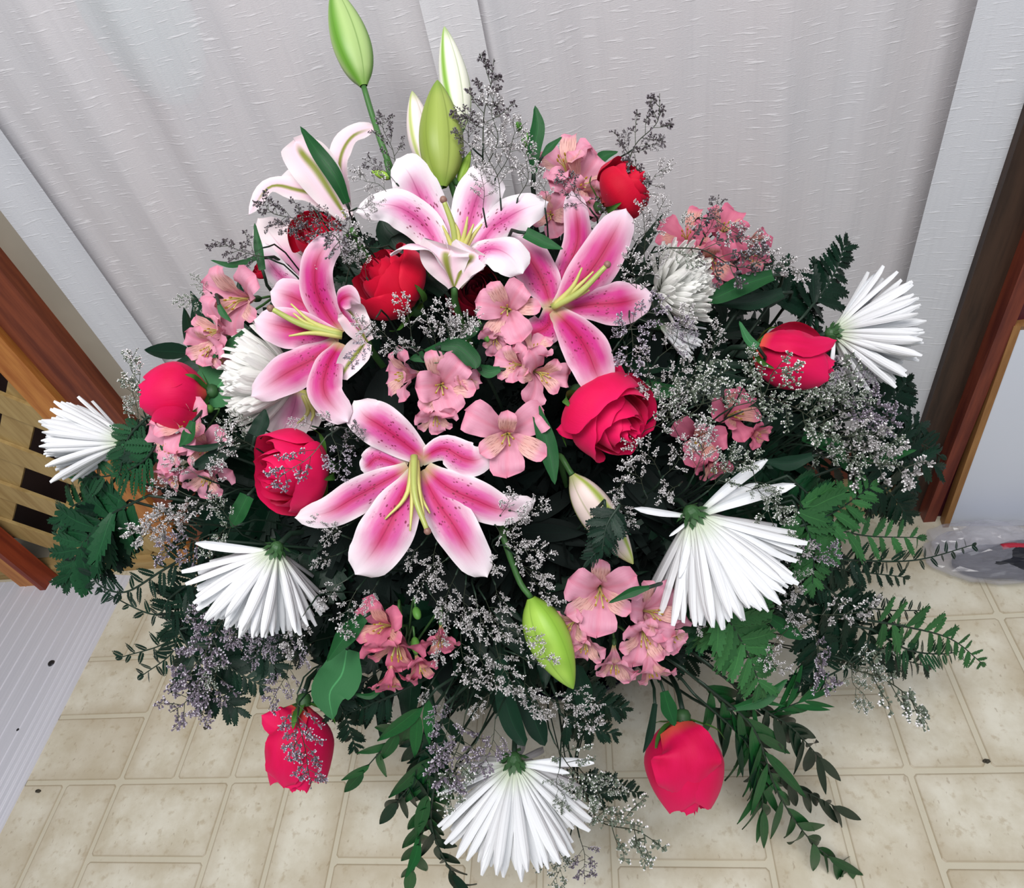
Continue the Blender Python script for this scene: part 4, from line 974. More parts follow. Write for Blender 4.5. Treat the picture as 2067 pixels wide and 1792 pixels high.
for mn, mt in (('D', LEAF_D), ('M', LEAF_M), ('L', LEAF_L), ('S', FERN_S)):
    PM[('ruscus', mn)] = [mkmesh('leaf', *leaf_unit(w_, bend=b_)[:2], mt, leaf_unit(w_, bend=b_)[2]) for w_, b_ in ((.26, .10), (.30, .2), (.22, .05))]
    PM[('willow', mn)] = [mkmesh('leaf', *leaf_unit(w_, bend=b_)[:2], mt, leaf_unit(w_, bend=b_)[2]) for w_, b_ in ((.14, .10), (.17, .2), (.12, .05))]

def frond(kind, mn, pts, Lpx, pairs, dd=0.0, roll=0.0, angle=58, start=0.12, text=None, label=None, taper=.62, hub=True, droop=0.0, cat=None, dzt=0, alt=None):
    """pts: pixel path base -> tip"""
    bx, by = pts[-1][0], pts[-1][1]
    Wp = []
    m = len(pts)
    if kind in ('fern', 'open'): pairs = int(pairs * 1.5); Lpx *= 1.25
    elif kind == 'willow': pairs = int(pairs * 1.35); Lpx *= 1.35; taper = .2; droop *= 1.6
    else: pairs = int(pairs * 1.1); Lpx *= 1.45; taper = min(taper, .35)
    for k, q in enumerate(pts):
        d_ = D(min(2067, max(0, q[0])), min(1792, max(0, q[1]))) + dd + (q[2] if len(q) > 2 else 0) + dzt * k / (m - 1)
        r = ray(q[0], q[1]); d_ = min(d_, (YW - .02) / r[1]); d_ = min(d_, (H - .012) / -r[2]); Wp.append(CAM + r * d_)
    C = sample(Wp, 40); T = tangents(C); L = np.linalg.norm(np.diff(C, axis=0), axis=1).sum()
    nm = {'fern': 'fern_frond', 'open': 'fern_frond', 'ruscus': 'ruscus_branch', 'willow': 'ruscus_branch'}[kind]
    t = Thing(nm, Wp[0], None, None)
    s = (D(bx if bx > 0 else 0, min(by, 1792)) + dd) / F
    full = list(C)
    if hub: 
        h = HUB + np.array([rng.uniform(-.08, .08), rng.uniform(-.06, .06), .03]); pre = sample([h, (h + Wp[0]) / 2 + np.array([0, 0, .02]), Wp[0]], 8)[:-1]; full = list(pre) + full
    V, Fc = tube(np.array(full), np.linspace(.0019, .0006, len(full)), 5); t.part('rachis', V, Fc, STEM_D)
    N0 = norm(-FWD + RIGHT * math.sin(roll) * .9 + DOWN * rng.uniform(-.25, .1))
    ms = PM[(kind, mn)]; rs = np.random.RandomState(int(abs(bx * 7 + by)))
    for k in range(pairs):
        v = start + (1 - start) * k / pairs
        for sd in (-1, 1):
            vv = min(.99, v + (.5 / pairs if sd > 0 else 0)); f = vv * 39; i = int(f); c0 = C[i] + (C[min(39, i + 1)] - C[i]) * (f - i); Tt = T[i]
            Wv = norm(np.cross(Tt, N0)); N = np.cross(Wv, Tt)
            a_ = math.radians(angle + rs.normal() * 7 - 14 * vv)
            dr = norm(Tt * math.cos(a_) + sd * Wv * math.sin(a_) + N * rs.normal() * .18 + np.array([0, 0, -droop]))
            zz = norm(N + Wv * rs.normal() * .25); xx = norm(np.cross(dr, zz)); zz = np.cross(xx, dr)
            ln = Lpx * s * (1 - taper * vv ** 1.3) * rs.uniform(.85, 1.12) * (min(1, .55 + vv * 3))
            t.inst('pinna' if kind in ('fern', 'open') else 'leaf', ms[rs.randint(3)], basis(xx, dr, zz, c0, ln))
    zz = N0; dr = T[-1]; xx = norm(np.cross(dr, zz)); zz = np.cross(xx, dr)
    t.inst('pinna' if kind in ('fern', 'open') else 'leaf', ms[0], basis(xx, dr, zz, C[-2], Lpx * s * (1 - taper) * 1.1))
    GRP = 'fern fronds through the bouquet' if kind in ('fern', 'open') else 'leafy branches through the bouquet'
    mid = pts[-2] if len(pts) > 2 else pts[-1]
    if label: tag(t.o, label, cat or ('fern' if kind in ('fern', 'open') else 'foliage'), GRP)
    else: lab(t.o, text or {'fern': 'dark green leatherleaf fern frond', 'open': 'feathery dark fern frond', 'ruscus': 'dark glossy ruscus branch', 'willow': 'narrow-leaved green branch'}[kind], (mid[0] + bx) / 2, (mid[1] + by) / 2, cat or ('fern' if kind in ('fern', 'open') else 'foliage'), GRP)
    return t
frond('fern', 'M', [(300, 1000), (215, 1045), (160, 1110), (140, 1165)], 95, 8, label='broad green fern frond pointing down at the left edge over the metal plate', angle=50, dd=.0)
frond('fern', 'M', [(240, 960), (200, 1000), (150, 1020), (122, 1050)], 80, 6, label='green fern frond just under the far left chrysanthemum', angle=50, dd=.02)
frond('fern', 'D', [(260, 1010), (215, 1080), (210, 1150)], 70, 7, dd=.03)
frond('open', 'M', [(330, 870), (290, 930), (220, 960), (150, 960)], 62, 8, dd=-.01)
frond('open', 'M', [(300, 840), (262, 880), (250, 920), (240, 960)], 50, 7, dd=-.015)
frond('fern', 'D', [(330, 930), (290, 900), (260, 870)], 50, 6)
frond('open', 'D', [(430, 1090), (330, 1150), (250, 1195), (190, 1170), (180, 1100)], 42, 9)
frond('open', 'D', [(440, 1100), (390, 1200), (345, 1290), (240, 1328)], 52, 8, dd=.03)
frond('open', 'D', [(400, 1170), (355, 1230), (352, 1310), (285, 1365)], 55, 8, dd=.03)
frond('open', 'D', [(450, 1130), (350, 1200), (310, 1240), (200, 1190)], 40, 7, dd=.02)
frond('fern', 'D', [(360, 1270), (400, 1340), (440, 1400), (480, 1430)], 62, 7, dd=.02)
frond('fern', 'D', [(420, 1300), (470, 1350), (530, 1385)], 46, 7, dd=.02)
frond('fern', 'D', [(420, 1180), (450, 1260), (520, 1310), (560, 1350)], 60, 8, dd=.04)
frond('fern', 'D', [(600, 1250), (560, 1300), (530, 1270)], 60, 6, dd=.05)
frond('fern', 'D', [(640, 1350), (690, 1430), (718, 1510)], 42, 9, dd=.03)
frond('fern', 'L', [(1430, 1190), (1470, 1250), (1510, 1320), (1535, 1385)], 88, 9, label='broad bright green fern frond below the large right chrysanthemum', angle=55, dd=-.02)
frond('fern', 'M', [(1400, 1190), (1420, 1240), (1400, 1290)], 70, 6, dd=.02)
frond('fern', 'L', [(1600, 1000), (1650, 1050), (1740, 1080), (1860, 1085)], 66, 9, label='bright green fern frond reaching right towards the plastic bag', dd=.0)
frond('fern', 'L', [(1600, 1010), (1640, 1100), (1640, 1180)], 62, 7, text='bright green fern frond')
frond('fern', 'L', [(1620, 1060), (1690, 1030), (1760, 980)], 58, 7, text='bright green fern frond')
frond('fern', 'M', [(1590, 960), (1640, 1010), (1650, 1070)], 56, 7, text='mid green fern frond')
frond('open', 'D', [(1600, 1120), (1720, 1130), (1850, 1130), (1970, 1098)], 38, 10, text='long thin fern frond')
frond('fern', 'D', [(1610, 1140), (1700, 1150), (1830, 1165)], 46, 9, dd=.01)
frond('open', 'D', [(1600, 1120), (1700, 1210), (1780, 1230), (1870, 1232)], 44, 9, dd=.01)
frond('fern', 'L', [(1740, 1250), (1830, 1265), (1920, 1290), (1984, 1340)], 50, 9, label='light green fern tip reaching furthest right over the floor', dd=-.01)
frond('open', 'M', [(1760, 1270), (1830, 1310), (1890, 1320), (1940, 1315)], 44, 8, dd=.0)
frond('fern', 'D', [(1620, 1160), (1720, 1250), (1800, 1320), (1870, 1345)], 60, 9, dd=.02)
frond('fern', 'D', [(1600, 1150), (1640, 1250), (1650, 1330), (1610, 1390)], 60, 9, dd=.03)
frond('fern', 'D', [(1640, 1200), (1700, 1280), (1720, 1340)], 58, 7, dd=.03)
frond('open', 'D', [(1760, 1260), (1740, 1320), (1660, 1370), (1610, 1385)], 36, 7, dd=.02)
frond('fern', 'D', [(1620, 640), (1660, 590), (1690, 540), (1705, 490)], 56, 9, label='dark fern frond sticking up against the curtain above the right rosebud', roll=.5, dd=.01)
frond('fern', 'D', [(1550, 620), (1600, 600), (1650, 640)], 48, 7, dd=.03)
frond('open', 'D', [(1480, 640), (1540, 570), (1600, 600), (1640, 650)], 46, 8, dd=.04)
frond('fern', 'D', [(1400, 600), (1480, 570), (1560, 560), (1600, 590)], 70, 9, dd=.04)
frond('fern', 'D', [(1700, 850), (1790, 810), (1830, 770)], 62, 8, dd=.05)
frond('fern', 'D', [(1700, 880), (1800, 880), (1860, 860)], 70, 8, dd=.05)
frond('fern', 'D', [(1680, 900), (1800, 930), (1890, 940)], 80, 9, dd=.05)
frond('fern', 'D', [(1700, 940), (1790, 990), (1830, 1040)], 66, 8, dd=.04)
frond('open', 'D', [(1720, 900), (1840, 890), (1900, 920)], 52, 8, dd=.05)
frond('fern', 'D', [(1250, 1020), (1225, 1060), (1215, 1110)], 40, 7, dd=-.04, text='dark fern tip')
frond('open', 'D', [(1220, 1010), (1225, 1080), (1190, 1130)], 44, 7, dd=-.03, text='dark fern tip')
frond('fern', 'D', [(1150, 1600), (1220, 1590), (1290, 1600)], 36, 8, dd=.02)
frond('fern', 'D', [(1120, 1400), (1200, 1420), (1260, 1430)], 46, 8, dd=.04)
frond('fern', 'D', [(1130, 1440), (1180, 1470), (1240, 1480)], 40, 7, dd=.04)
frond('fern', 'D', [(800, 1400), (740, 1425), (700, 1440)], 38, 7, dd=.03)
# ruscus / narrow leaves
frond('willow', 'M', [(1420, 1380), (1520, 1470), (1570, 1600), (1640, 1700), (1712, 1755)], 120, 9, label='long-leaved branch trailing furthest down at the lower right', angle=28, droop=.35, dd=.0)
frond('willow', 'D', [(1400, 1400), (1490, 1480), (1560, 1560), (1690, 1630)], 110, 9, angle=25, droop=.4, dd=.01)
frond('willow', 'D', [(1430, 1340), (1540, 1430), (1600, 1470), (1655, 1530)], 115, 8, angle=30, droop=.5, dd=.0)
frond('willow', 'M', [(1380, 1350), (1480, 1440), (1530, 1540), (1540, 1640)], 115, 9, angle=30, droop=.3, dd=.01)
frond('willow', 'M', [(1480, 1380), (1540, 1440), (1580, 1430), (1630, 1410)], 80, 5, angle=35, dd=.01)
frond('ruscus', 'M', [(880, 1390), (840, 1440), (800, 1480), (730, 1560)], 90, 5, angle=30, droop=.2, label='ruscus branch with long leaves pointing down-left past the hanging rose')
frond('ruscus', 'M', [(880, 1480), (865, 1560), (860, 1640), (832, 1760)], 95, 8, angle=35, droop=.3, label='ruscus branch trailing down left of the bottom chrysanthemum')
frond('ruscus', 'D', [(860, 1450), (850, 1520), (830, 1580), (800, 1620)], 90, 6, angle=30, droop=.3)
frond('ruscus', 'D', [(880, 1560), (870, 1660), (900, 1740), (940, 1800)], 70, 8, angle=25, droop=.2)
frond('ruscus', 'D', [(900, 1420), (880, 1500), (870, 1560)], 80, 6, angle=35)
# hidden mass: darker fronds deeper in the arrangement
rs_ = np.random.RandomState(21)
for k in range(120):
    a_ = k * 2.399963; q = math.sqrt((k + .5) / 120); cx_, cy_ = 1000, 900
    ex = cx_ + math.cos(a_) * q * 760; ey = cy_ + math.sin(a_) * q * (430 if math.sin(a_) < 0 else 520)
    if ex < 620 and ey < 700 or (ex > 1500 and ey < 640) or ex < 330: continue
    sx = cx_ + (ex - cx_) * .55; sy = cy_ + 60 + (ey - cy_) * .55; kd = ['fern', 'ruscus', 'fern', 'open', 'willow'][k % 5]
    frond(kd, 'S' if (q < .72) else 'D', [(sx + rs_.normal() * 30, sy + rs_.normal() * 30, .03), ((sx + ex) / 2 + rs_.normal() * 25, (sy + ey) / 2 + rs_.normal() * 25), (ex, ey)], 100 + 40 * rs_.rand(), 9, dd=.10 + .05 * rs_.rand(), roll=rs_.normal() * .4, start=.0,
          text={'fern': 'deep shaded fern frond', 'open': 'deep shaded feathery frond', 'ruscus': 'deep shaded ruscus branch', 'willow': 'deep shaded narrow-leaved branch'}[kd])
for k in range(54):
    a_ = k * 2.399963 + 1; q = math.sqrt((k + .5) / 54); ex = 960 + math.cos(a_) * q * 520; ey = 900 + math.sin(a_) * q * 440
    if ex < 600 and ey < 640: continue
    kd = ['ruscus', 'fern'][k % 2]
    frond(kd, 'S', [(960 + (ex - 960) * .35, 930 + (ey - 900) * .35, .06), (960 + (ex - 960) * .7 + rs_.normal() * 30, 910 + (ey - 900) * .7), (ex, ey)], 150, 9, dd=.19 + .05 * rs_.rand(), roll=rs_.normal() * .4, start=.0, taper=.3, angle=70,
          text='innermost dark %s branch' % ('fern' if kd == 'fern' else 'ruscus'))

# single broad leaves
def leaf(label, sp, wd, mat, dd=0.0, nrm=(0, 0, -1), cup=.12, cat='leaf', name='broad_leaf', tipk=.97):
    c = sp[len(sp) // 2]; d0 = D(c[0], c[1]) + dd; s = d0 / F
    pts = [P(q[0], q[1], d0 + (q[2] if len(q) > 2 else 0) * s) for q in sp]
    t = Thing(name, pts[0], label, cat, 'single broad leaves in the bouquet'); V, Fc, uv = petal_mesh(pts, [x * s for x in wd], cvec(nrm), cup=cup, ruffle=.02, groove=.03, nu=6, nv=16, tipk=tipk); t.part('blade', V, Fc, mat, uv)
    C = stem_pts(pts[0], pts[0] - pts[1]); V, Fc = tube(C, .0018, 6); t.part('stalk', V, Fc, STEM_D)
leaf('dark pointed leaf lying across the upper left pale lily', [(700, 410), (675, 355, -25), (640, 305, -30), (606, 255, -15)], [14, 34, 30, 3], LEAF_M, dd=.015)
leaf('upright dark green leaf left of the top right alstroemerias', [(1078, 350), (1078, 300), (1086, 255), (1080, 213)], [10, 32, 30, 3], LEAF_M)
leaf('small curled leaf beside the top right alstroemerias', [(1095, 315), (1110, 298), (1135, 276)], [6, 18, 2], LEAF_M)
leaf('dark leaf tip above the upper right red rose', [(1195, 345), (1215, 318), (1248, 306)], [10, 26, 2], LEAF_M, dd=.04)
leaf('thin green leaf sticking out left above the left alstroemerias', [(520, 520), (470, 535), (425, 525)], [10, 14, 2], LEAF_M)
leaf('slim leaf standing beside the half-hidden lily', [(530, 545), (522, 500), (514, 450)], [14, 20, 3], LEAF_M)
leaf('large rounded leaf right of the far left rosebud', [(480, 725), (455, 760), (430, 790), (410, 805)], [40, 96, 90, 30], LEAF_L, dd=.03)
leaf('broad flat leaf hanging beside the lower left hanging rose', [(700, 1310), (690, 1360), (665, 1400), (672, 1452)], [50, 92, 78, 4], LEAF_L, dd=-.01)
leaf('folded dark leaf above the broad flat hanging leaf', [(735, 1245), (700, 1280), (660, 1335)], [20, 46, 4], LEAF_M, dd=-.01)
leaf('long dark leaf beneath the top centre lily, left side', [(900, 520), (850, 510), (790, 470), (770, 440)], [40, 90, 70, 10], LEAF_D, dd=.06)
leaf('big dark leaf behind the base of the top centre lily', [(900, 590), (860, 545), (810, 500), (790, 480)], [30, 80, 76, 20], LEAF_D, dd=.04)
leaf('dark pointed leaf between the two upper lilies', [(1060, 470), (1100, 490), (1137, 503)], [24, 26, 2], LEAF_M, dd=-.02)
leaf('bright green leaf above the centre alstroemerias', [(960, 735), (925, 700), (880, 715), (825, 725)], [14, 40, 42, 6], LEAF_M, dd=-.01)
leaf('second bright green leaf arching over the centre alstroemerias', [(890, 700), (925, 700), (955, 728), (960, 745)], [12, 36, 38, 6], LEAF_M, dd=-.015)
leaf('small bright leaf below the alstroemeria between the lilies', [(965, 660), (950, 670), (925, 690)], [12, 26, 4], LEAF_M)
leaf('green leaf under the twin blossoms', [(1010, 745), (985, 750), (958, 735)], [10, 30, 6], LEAF_M)
leaf('long dark green leaf hanging right of the single centre blossom', [(1080, 820), (1100, 880), (1112, 930), (1120, 978)], [16, 40, 36, 3], LEAF_M, dd=-.01)
leaf('dark leaf curving over the far left alstroemerias', [(475, 905), (440, 920), (400, 940), (395, 945)], [10, 36, 22, 4], LEAF_D, dd=-.02)
leaf('small leaf over the far left alstroemerias', [(390, 850), (380, 880), (362, 902)], [12, 30, 4], LEAF_M, dd=-.025)
leaf('thin dark leaf crossing the far left alstroemerias', [(455, 895), (410, 905), (365, 900)], [8, 16, 3], LEAF_D, dd=-.025)
leaf('long leaf below the left alstroemerias', [(500, 665), (465, 700), (428, 722)], [12, 28, 4], LEAF_M)
leaf('tiny leaf on the left alstroemerias', [(442, 615), (450, 632), (468, 650)], [8, 16, 3], LEAF_M, dd=-.03)
leaf('broad green leaf left of the lower left open rose', [(500, 1000), (480, 1040), (468, 1065)], [30, 36, 6], LEAF_M, dd=.01)
leaf('dark leaf between the cream lily petals and the open rose', [(515, 880), (530, 850), (535, 825)], [30, 34, 3], LEAF_D, dd=-.01)
leaf('green leaf right of the big right rose', [(1300, 780), (1330, 790), (1380, 782)], [30, 40, 6], LEAF_M, dd=.02)
leaf('long dark leaf under the right alstroemerias', [(1560, 555), (1500, 575), (1445, 600), (1420, 602)], [20, 44, 30, 5], LEAF_M, dd=.0)
leaf('dark leaf along the right alstroemerias, upper one', [(1580, 590), (1520, 610), (1440, 612)], [20, 36, 6], LEAF_D, dd=.01)
leaf('bright narrow leaf at the right edge below the grey limonium', [(1740, 930), (1800, 920), (1850, 908)], [14, 22, 3], LEAF_M)
leaf('dark leaf below the dusky right alstroemerias', [(1640, 920), (1590, 935), (1540, 930)], [14, 34, 4], LEAF_D)
leaf('broad dark leaf right of the dusky right alstroemerias', [(1620, 880), (1680, 900), (1710, 950)], [20, 40, 5], LEAF_M, dd=.02)
leaf('pale grooved leaf by the right rosebud stem', [(1530, 700), (1510, 685), (1492, 648)], [14, 20, 4], LEAF_L, dd=-.01)
leaf('leaf above the lower right hanging rosebud', [(1340, 1395), (1350, 1430), (1362, 1465)], [16, 36, 6], LEAF_M, dd=-.03)
leaf('thin leaf left of the lower right hanging rosebud', [(1322, 1420), (1312, 1480), (1298, 1520)], [10, 18, 2], LEAF_D, dd=-.02)
leaf('slim leaf crossing the streaked alstroemeria', [(1310, 1185), (1275, 1195), (1228, 1217)], [8, 22, 3], LEAF_M, dd=-.04)
leaf('long leaf in the lower right foliage beside the hanging rosebud', [(1480, 1430), (1540, 1410), (1590, 1370)], [10, 34, 4], LEAF_M, dd=-.01)
leaf('green leaf right of the broad fern frond', [(1545, 1240), (1590, 1270), (1620, 1290)], [14, 36, 5], LEAF_M, dd=-.01)
leaf('lobed dark leaf above the bottom chrysanthemum', [(1010, 1330), (1018, 1400), (1035, 1460), (1060, 1505)], [20, 40, 46, 16], LEAF_D, dd=.0)
leaf('second lobed dark leaf above the bottom chrysanthemum', [(1040, 1370), (1065, 1420), (1085, 1470), (1100, 1505)], [16, 42, 46, 8], LEAF_D, dd=.01)
leaf('curved green leaf under the lower alstroemerias', [(770, 1390), (745, 1405), (705, 1398)], [8, 14, 2], LEAF_M)
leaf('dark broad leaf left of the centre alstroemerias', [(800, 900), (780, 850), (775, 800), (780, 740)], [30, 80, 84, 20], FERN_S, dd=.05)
leaf('dark leaf by the lime-green bud', [(1180, 1440), (1175, 1390), (1165, 1340)], [20, 44, 16], LEAF_D, dd=.03)
leaf('green leaf at the very bottom left of the bottom chrysanthemum', [(845, 1690), (838, 1730), (818, 1772)], [10, 24, 3], LEAF_M, dd=-.01)

# ------------------------------------------------------------------ limonium (misty statice) sprays
def limo(seed, mats, dense=1.0):
    rs = np.random.RandomState(seed); SV = []; SF = []; FV = []; FF = []; FM = []
    def addt(C, r0, r1):
        v, f = tube(np.array(C), np.linspace(r0, r1, len(C)), 3); o = len(SV); SV.extend(v); SF.extend([tuple(i + o for i in q) for q in f])
    def floret(p, d, sz):
        d = norm(d); a_ = norm(np.cross(d, rs.normal(size=3))); b_ = np.cross(d, a_); k = len(FV)
        FV.append(p)
        for q in range(4): an = q * PI / 2; FV.append(p + d * sz + (a_ * math.cos(an) + b_ * math.sin(an)) * sz * .30)
        FV.append(p + d * sz * 1.32)
        for q in range(4): q2 = (q + 1) % 4; FF.append((k, k + 1 + q2, k + 1 + q)); FM.append(0); FF.append((k + 1 + q, k + 1 + q2, k + 5)); FM.append(1)
    main = sample([np.array([0, 0, 0]), np.array([rs.normal() * .05, .35, rs.normal() * .04]), np.array([rs.normal() * .08, .7, rs.normal() * .05]), np.array([rs.normal() * .10, .97, 0])], 20)
    addt(main, .008, .004)
    nb = 9; sd = 1
    for k in range(nb):
        v = .16 + .80 * k / nb; i = int(v * 19); p0 = main[i]; T = norm(main[min(19, i + 1)] - main[i]); sd = -sd
        L = .36 * (1 - .62 * v) * rs.uniform(.75, 1.2); a_ = math.radians(rs.uniform(38, 62)); W = norm(np.array([T[1], -T[0], 0])) * sd
        d = norm(T * math.cos(a_) + W * math.sin(a_) + np.array([0, 0, rs.normal() * .35])); p2 = p0 + d * L + T * L * .15
        C = sample([p0, p0 + d * L * .55, p2], 9); addt(C, .005, .003)
        # side twigs with a comb of florets on the outer side
        for m in range(3):
            j = 3 + m * 2 if m < 3 else 8; q0 = C[min(8, j)]; tl = L * rs.uniform(.22, .38); td = norm(d + W * rs.uniform(-1.1, 1.1) + T * rs.uniform(-.2, .8) + np.array([0, 0, rs.normal() * .4])); q1 = q0 + td * tl
            cc = sample([q0, q1], 6); addt(cc, .003, .002)
            nf = int(8 * dense)
            for f in range(nf):
                if rs.rand() < .12: continue
                pp = cc[0] + (cc[-1] - cc[0]) * (.25 + .75 * f / nf); floret(pp, td * .5 + norm(np.cross(td, [0, 0, 1])) * (rs.choice([-1, 1]) * .8) + rs.normal(size=3) * .3, rs.uniform(.032, .048))
        for f in range(int(6 * dense)):
            pp = C[3 + int(5.9 * f / (6 * dense))]; floret(pp, T + rs.normal(size=3) * .5, rs.uniform(.030, .044))
    for f in range(int(12 * dense)): floret(main[10 + int(9.9 * f / (12 * dense))], main[-1] - main[-2] + rs.normal(size=3) * .03, rs.uniform(.034, .048))
    return mkmesh('limonium_twigs', SV, SF, STEM_B, smooth=False), mkmesh('limonium_florets', FV, FF, mats, smooth=False, midx=FM)
LV = {'w': [limo(k, [FLOR, FLOR_W]) for k in range(4)], 'g': [limo(k + 10, [FLOR_G, FLOR_W]) for k in range(4)], 'k': [limo(k + 20, [FLOR_K, FLOR_KW], .9) for k in range(4)], 'p': [limo(k + 30, [FLOR_P, plain('limonium_pale_lilac', srgb(206, 200, 210), .8)], 1.1) for k in range(3)]}
LIMS = 0
def lim(kd, b, tp, dd=-.03, wide=1.0):
    global LIMS
    LIMS += 1; rs = np.random.RandomState(LIMS)
    def W3(q, e):
        r = ray(q[0], q[1]); d_ = D(min(2060, max(5, q[0])), min(1785, max(5, q[1]))) + e; d_ = min(d_, (YW - .02) / r[1], (H - .01) / -r[2]); return CAM + r * d_
    B = W3(b, dd + .02); Tp = W3(tp, dd); y = norm(Tp - B); L = np.linalg.norm(Tp - B)
    z = norm(-FWD + RIGHT * rs.normal() * .35 + DOWN * rs.normal() * .35); x = norm(np.cross(y, z)); z = np.cross(x, y)
    t = Thing('limonium_spray', B); tw, fl = LV[kd][LIMS % len(LV[kd])]; m = basis(x, y, z, B, (L * wide, L, L))
    t.inst('twigs', tw, m); f_ = t.inst('florets', fl, m); f_['kind'] = 'stuff'
    C = stem_pts(B, B - Tp); V, Fc = tube(C, .0009, 5); t.part('stem', V, Fc, STEM_D)
    mx, my = (b[0] + tp[0] * 2) / 3, (b[1] + tp[1] * 2) / 3
    lab(t.o, {'w': 'misty white limonium sprig', 'g': 'grey-green limonium sprig', 'k': 'dark dry limonium sprig', 'p': 'lilac-grey limonium sprig'}[kd], mx, my, 'filler flower', 'limonium sprigs through the bouquet')
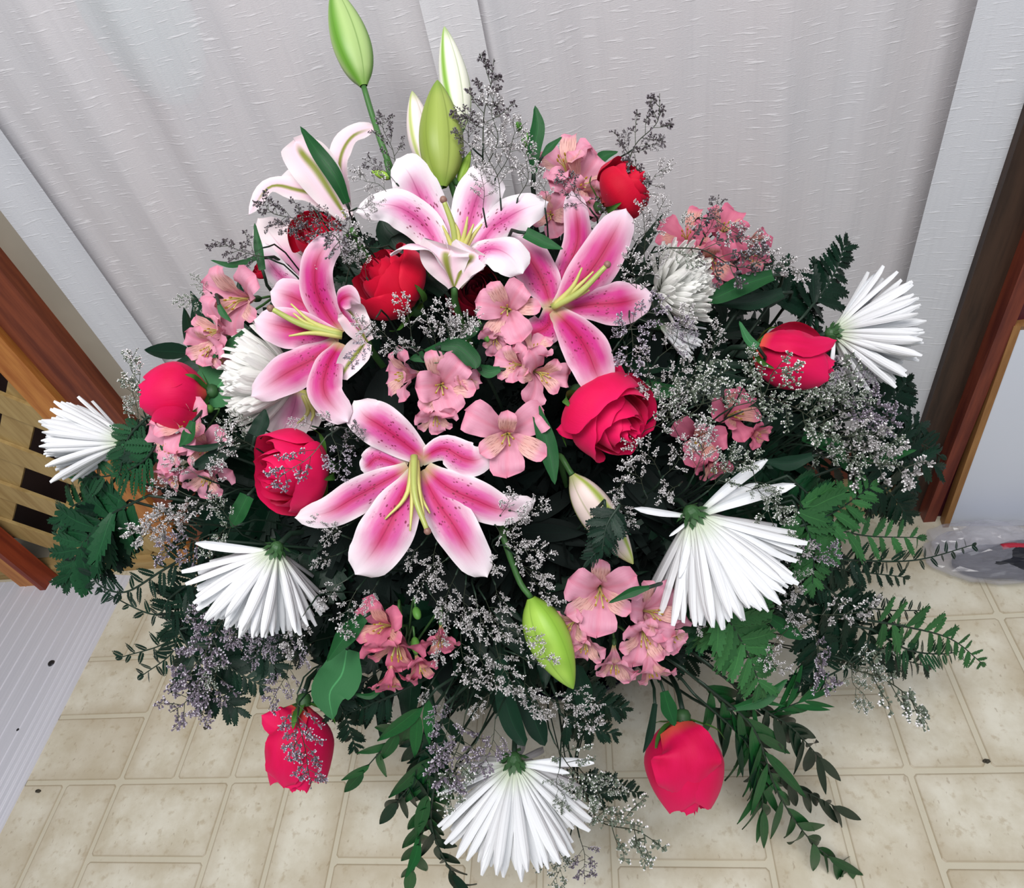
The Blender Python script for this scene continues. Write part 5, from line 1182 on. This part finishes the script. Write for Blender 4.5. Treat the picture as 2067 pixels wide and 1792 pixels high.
for a_ in [
    # top
    ('k', (975, 290), (985, 108)), ('k', (960, 330), (920, 205)), ('w', (985, 330), (1005, 175)), ('w', (1000, 360), (1040, 235)), ('k', (955, 300), (910, 262)),
    ('w', (1010, 400), (1000, 270)), ('w', (1045, 400), (1075, 275)), ('w', (975, 420), (958, 320)), ('w', (1100, 420), (1085, 330)), ('k', (1190, 420), (1120, 345)),
    ('k', (800, 340), (768, 228)), ('k', (800, 370), (735, 312)), ('w', (790, 400), (708, 342)), ('k', (1265, 340), (1340, 190)), ('k', (1270, 330), (1262, 262)),
    ('k', (1280, 300), (1345, 275)), ('w', (1270, 400), (1355, 325)), ('k', (1230, 470), (1290, 310)), ('w', (1290, 480), (1350, 395)), ('w', (1300, 520), (1280, 410)),
    ('w', (1310, 470), (1345, 440)), ('w', (1280, 620), (1300, 500)), ('w', (1290, 560), (1350, 500)), ('k', (1420, 480), (1460, 395)), ('g', (1420, 470), (1385, 432)),
    ('g', (1350, 500), (1425, 530), -.05), ('w', (1440, 440), (1555, 490), -.04), ('w', (1480, 470), (1590, 545)), ('w', (1550, 500), (1630, 565)), ('k', (1350, 500), (1560, 530), -.05),
    # left top
    ('k', (640, 470), (520, 405)), ('k', (640, 480), (555, 450)), ('k', (540, 520), (418, 490)), ('k', (530, 500), (485, 520)), ('k', (640, 430), (700, 520), -.05), ('k', (700, 470), (590, 430), -.05),
    ('w', (740, 560), (700, 480)), ('w', (700, 560), (735, 440)), ('w', (760, 500), (690, 520)), ('w', (720, 420), (775, 400)), ('w', (690, 520), (640, 540), -.03),
    ('g', (430, 600), (350, 610)), ('g', (425, 590), (385, 555)), ('g', (290, 830), (270, 700)), ('g', (270, 880), (262, 760)), ('g', (285, 840), (250, 800)),
    # centre
    ('w', (830, 680), (800, 590), -.06), ('w', (880, 700), (850, 630), -.05), ('w', (790, 690), (715, 640), -.06), ('w', (830, 700), (770, 690), -.06), ('w', (900, 720), (890, 600)),
    ('w', (900, 700), (960, 620), -.03), ('w', (880, 660), (960, 660), -.03), ('w', (850, 720), (820, 680), -.04), ('w', (920, 680), (900, 640)), ('w', (760, 640), (735, 690), -.06),
    ('p', (740, 680), (700, 740), -.07), ('p', (1260, 690), (1245, 640), -.05), ('p', (1250, 690), (1340, 590), -.06), ('p', (1270, 640), (1265, 760), -.05), ('w', (1330, 720), (1400, 620), -.05),
    ('p', (1400, 720), (1370, 640), -.05), ('w', (1310, 760), (1290, 700)), ('w', (1320, 790), (1390, 720)), ('w', (1350, 760), (1290, 790)), ('w', (1420, 740), (1470, 660)),
    ('w', (1300, 870), (1390, 790)), ('g', (1330, 830), (1440, 750), -.04), ('g', (1360, 850), (1480, 740), -.04), ('g', (1400, 820), (1520, 780), -.05), ('g', (1370, 880), (1340, 800)),
    ('g', (1480, 820), (1620, 740), -.06), ('g', (1500, 780), (1530, 700), -.06), ('g', (1500, 830), (1600, 800), -.05), ('g', (1550, 800), (1690, 880), -.04), ('g', (1600, 830), (1700, 780), -.02),
    # right grey mass
    ('g', (1620, 850), (1760, 740)), ('p', (1650, 800), (1700, 730)), ('p', (1660, 850), (1790, 800)), ('w', (1650, 870), (1780, 860)), ('g', (1680, 880), (1830, 900)),
    ('p', (1700, 850), (1820, 840)), ('g', (1690, 820), (1750, 790)), ('w', (1700, 900), (1850, 940)), ('g', (1640, 900), (1740, 950)), ('g', (1600, 800), (1680, 760)), ('p', (1720, 790), (1770, 750)), ('g', (1740, 880), (1800, 950)), ('g', (1660, 780), (1760, 820)),
    # over right mum and rose
    ('w', (1330, 950), (1290, 870)), ('w', (1340, 960), (1390, 880)), ('w', (1370, 980), (1330, 1020)), ('w', (1300, 990), (1260, 930)), ('w', (1400, 960), (1450, 850), -.05),
    ('g', (1430, 990), (1530, 910), -.06), ('g', (1440, 960), (1500, 900), -.05), ('g', (1520, 950), (1590, 1060), -.06), ('g', (1540, 1000), (1600, 1130), -.05), ('g', (1500, 980), (1570, 1010), -.06), ('w', (1420, 940), (1400, 860), -.04),
    # left rose
    ('p', (660, 880), (550, 990), -.07), ('p', (670, 880), (680, 970), -.06), ('w', (630, 860), (580, 850), -.04), ('w', (700, 870), (640, 840)), ('k', (690, 910), (720, 850)),
    ('g', (520, 860), (460, 830)), ('g', (510, 900), (440, 850)), ('w', (400, 960), (330, 930), -.05), ('w', (420, 980), (440, 930), -.04), ('w', (420, 940), (480, 890), -.03),
    # left lower
    ('w', (380, 1000), (295, 980)), ('w', (400, 1030), (310, 1050)), ('w', (390, 1060), (250, 1080)), ('w', (380, 1050), (285, 1030)), ('p', (420, 1080), (310, 1120)), ('w', (450, 1000), (360, 1060)), ('g', (480, 1060), (400, 1110)),
    ('g', (470, 1060), (420, 1000)), ('w', (350, 1100), (270, 1060)),
    ('p', (450, 1180), (380, 1260)), ('p', (470, 1200), (400, 1340)), ('p', (440, 1260), (370, 1400)), ('p', (430, 1320), (340, 1440)), ('p', (440, 1340), (400, 1460)), ('p', (500, 1200), (470, 1310)), ('p', (540, 1260), (500, 1340)),
    ('p', (590, 1260), (540, 1330)), ('w', (620, 1230), (590, 1330)), ('p', (600, 1280), (620, 1350)), ('p', (590, 1330), (540, 1430)), ('p', (480, 1230), (540, 1290)), ('g', (430, 1300), (420, 1390)),
    ('p', (600, 1400), (590, 1530), -.09), ('p', (600, 1450), (640, 1590), -.09),
    # centre lower band
    ('w', (690, 1080), (620, 1050)), ('w', (680, 1120), (630, 1150)), ('w', (700, 1170), (640, 1230)), ('w', (720, 1190), (670, 1280)), ('w', (700, 1060), (650, 1100)), ('w', (760, 1180), (740, 1240)),
    ('w', (850, 1100), (820, 1150)), ('w', (880, 1100), (860, 1180)), ('w', (900, 1130), (830, 1210)), ('w', (920, 1160), (900, 1260)), ('w', (940, 1180), (950, 1290)), ('w', (870, 1200), (930, 1280)),
    ('w', (960, 1200), (1000, 1300)), ('w', (980, 1210), (1040, 1290)), ('w', (900, 1250), (880, 1340)), ('w', (930, 1280), (930, 1390)), ('w', (970, 1290), (1000, 1400)), ('w', (1000, 1300), (1060, 1400)),
    ('w', (1000, 1180), (1030, 1240)), ('w', (1010, 1080), (1080, 1040)), ('w', (1000, 1060), (1060, 1110)), ('w', (1020, 1100), (1120, 1110)), ('w', (1040, 1120), (1110, 1180)), ('w', (1010, 1040), (1050, 990)),
    ('w', (1030, 1030), (1110, 1020)), ('w', (1060, 1150), (1140, 1210)), ('w', (960, 1100), (1010, 1160)), ('w', (1010, 1250), (1080, 1320), -.05), ('w', (1040, 1320), (1130, 1340), -.06), ('w', (1050, 1380), (1120, 1440)),
    ('w', (1100, 1400), (1180, 1440)), ('w', (1120, 1420), (1200, 1490)), ('w', (1060, 1360), (1090, 1460)), ('w', (1150, 1380), (1220, 1420)), ('p', (900, 1400), (870, 1470)), ('p', (910, 1430), (890, 1540)), ('w', (870, 1380), (850, 1420)),
    ('p', (940, 1440), (900, 1600)), ('g', (960, 1500), (890, 1640), -.04), ('p', (1000, 1450), (960, 1560), -.05), ('w', (990, 1400), (950, 1450)), ('w', (1250, 1010), (1290, 1060)), ('w', (1270, 960), (1240, 1020)),
    # below bottom mum
    ('g', (1120, 1500), (1200, 1620), -.04), ('g', (1160, 1540), (1240, 1660)), ('g', (1180, 1600), (1310, 1730)), ('g', (1150, 1690), (1110, 1790)), ('p', (1170, 1690), (1190, 1780)), ('g', (1140, 1680), (1090, 1760)), ('g', (1130, 1550), (1130, 1640), -.05),
    ('g', (1190, 1580), (1260, 1600)),
    # right lower
    ('w', (1560, 1110), (1640, 1130)), ('p', (1600, 1120), (1700, 1110)), ('w', (1540, 1160), (1620, 1190)), ('w', (1560, 1180), (1610, 1260)), ('w', (1640, 1240), (1760, 1250)), ('w', (1580, 1240), (1640, 1290)), ('w', (1520, 1330), (1600, 1340)),
    ('p', (1640, 1270), (1680, 1400)), ('g', (1700, 1330), (1790, 1370)), ('g', (1720, 1350), (1870, 1430)), ('g', (1720, 1340), (1740, 1440)), ('w', (1430, 1230), (1410, 1280)), ('g', (1600, 1180), (1640, 1150)), ('w', (1590, 1270), (1540, 1350))]:
    lim(a_[0], a_[1], a_[2], *(a_[3:] if len(a_) > 3 else ()))
resolve()
print('objects', len(bpy.data.objects))
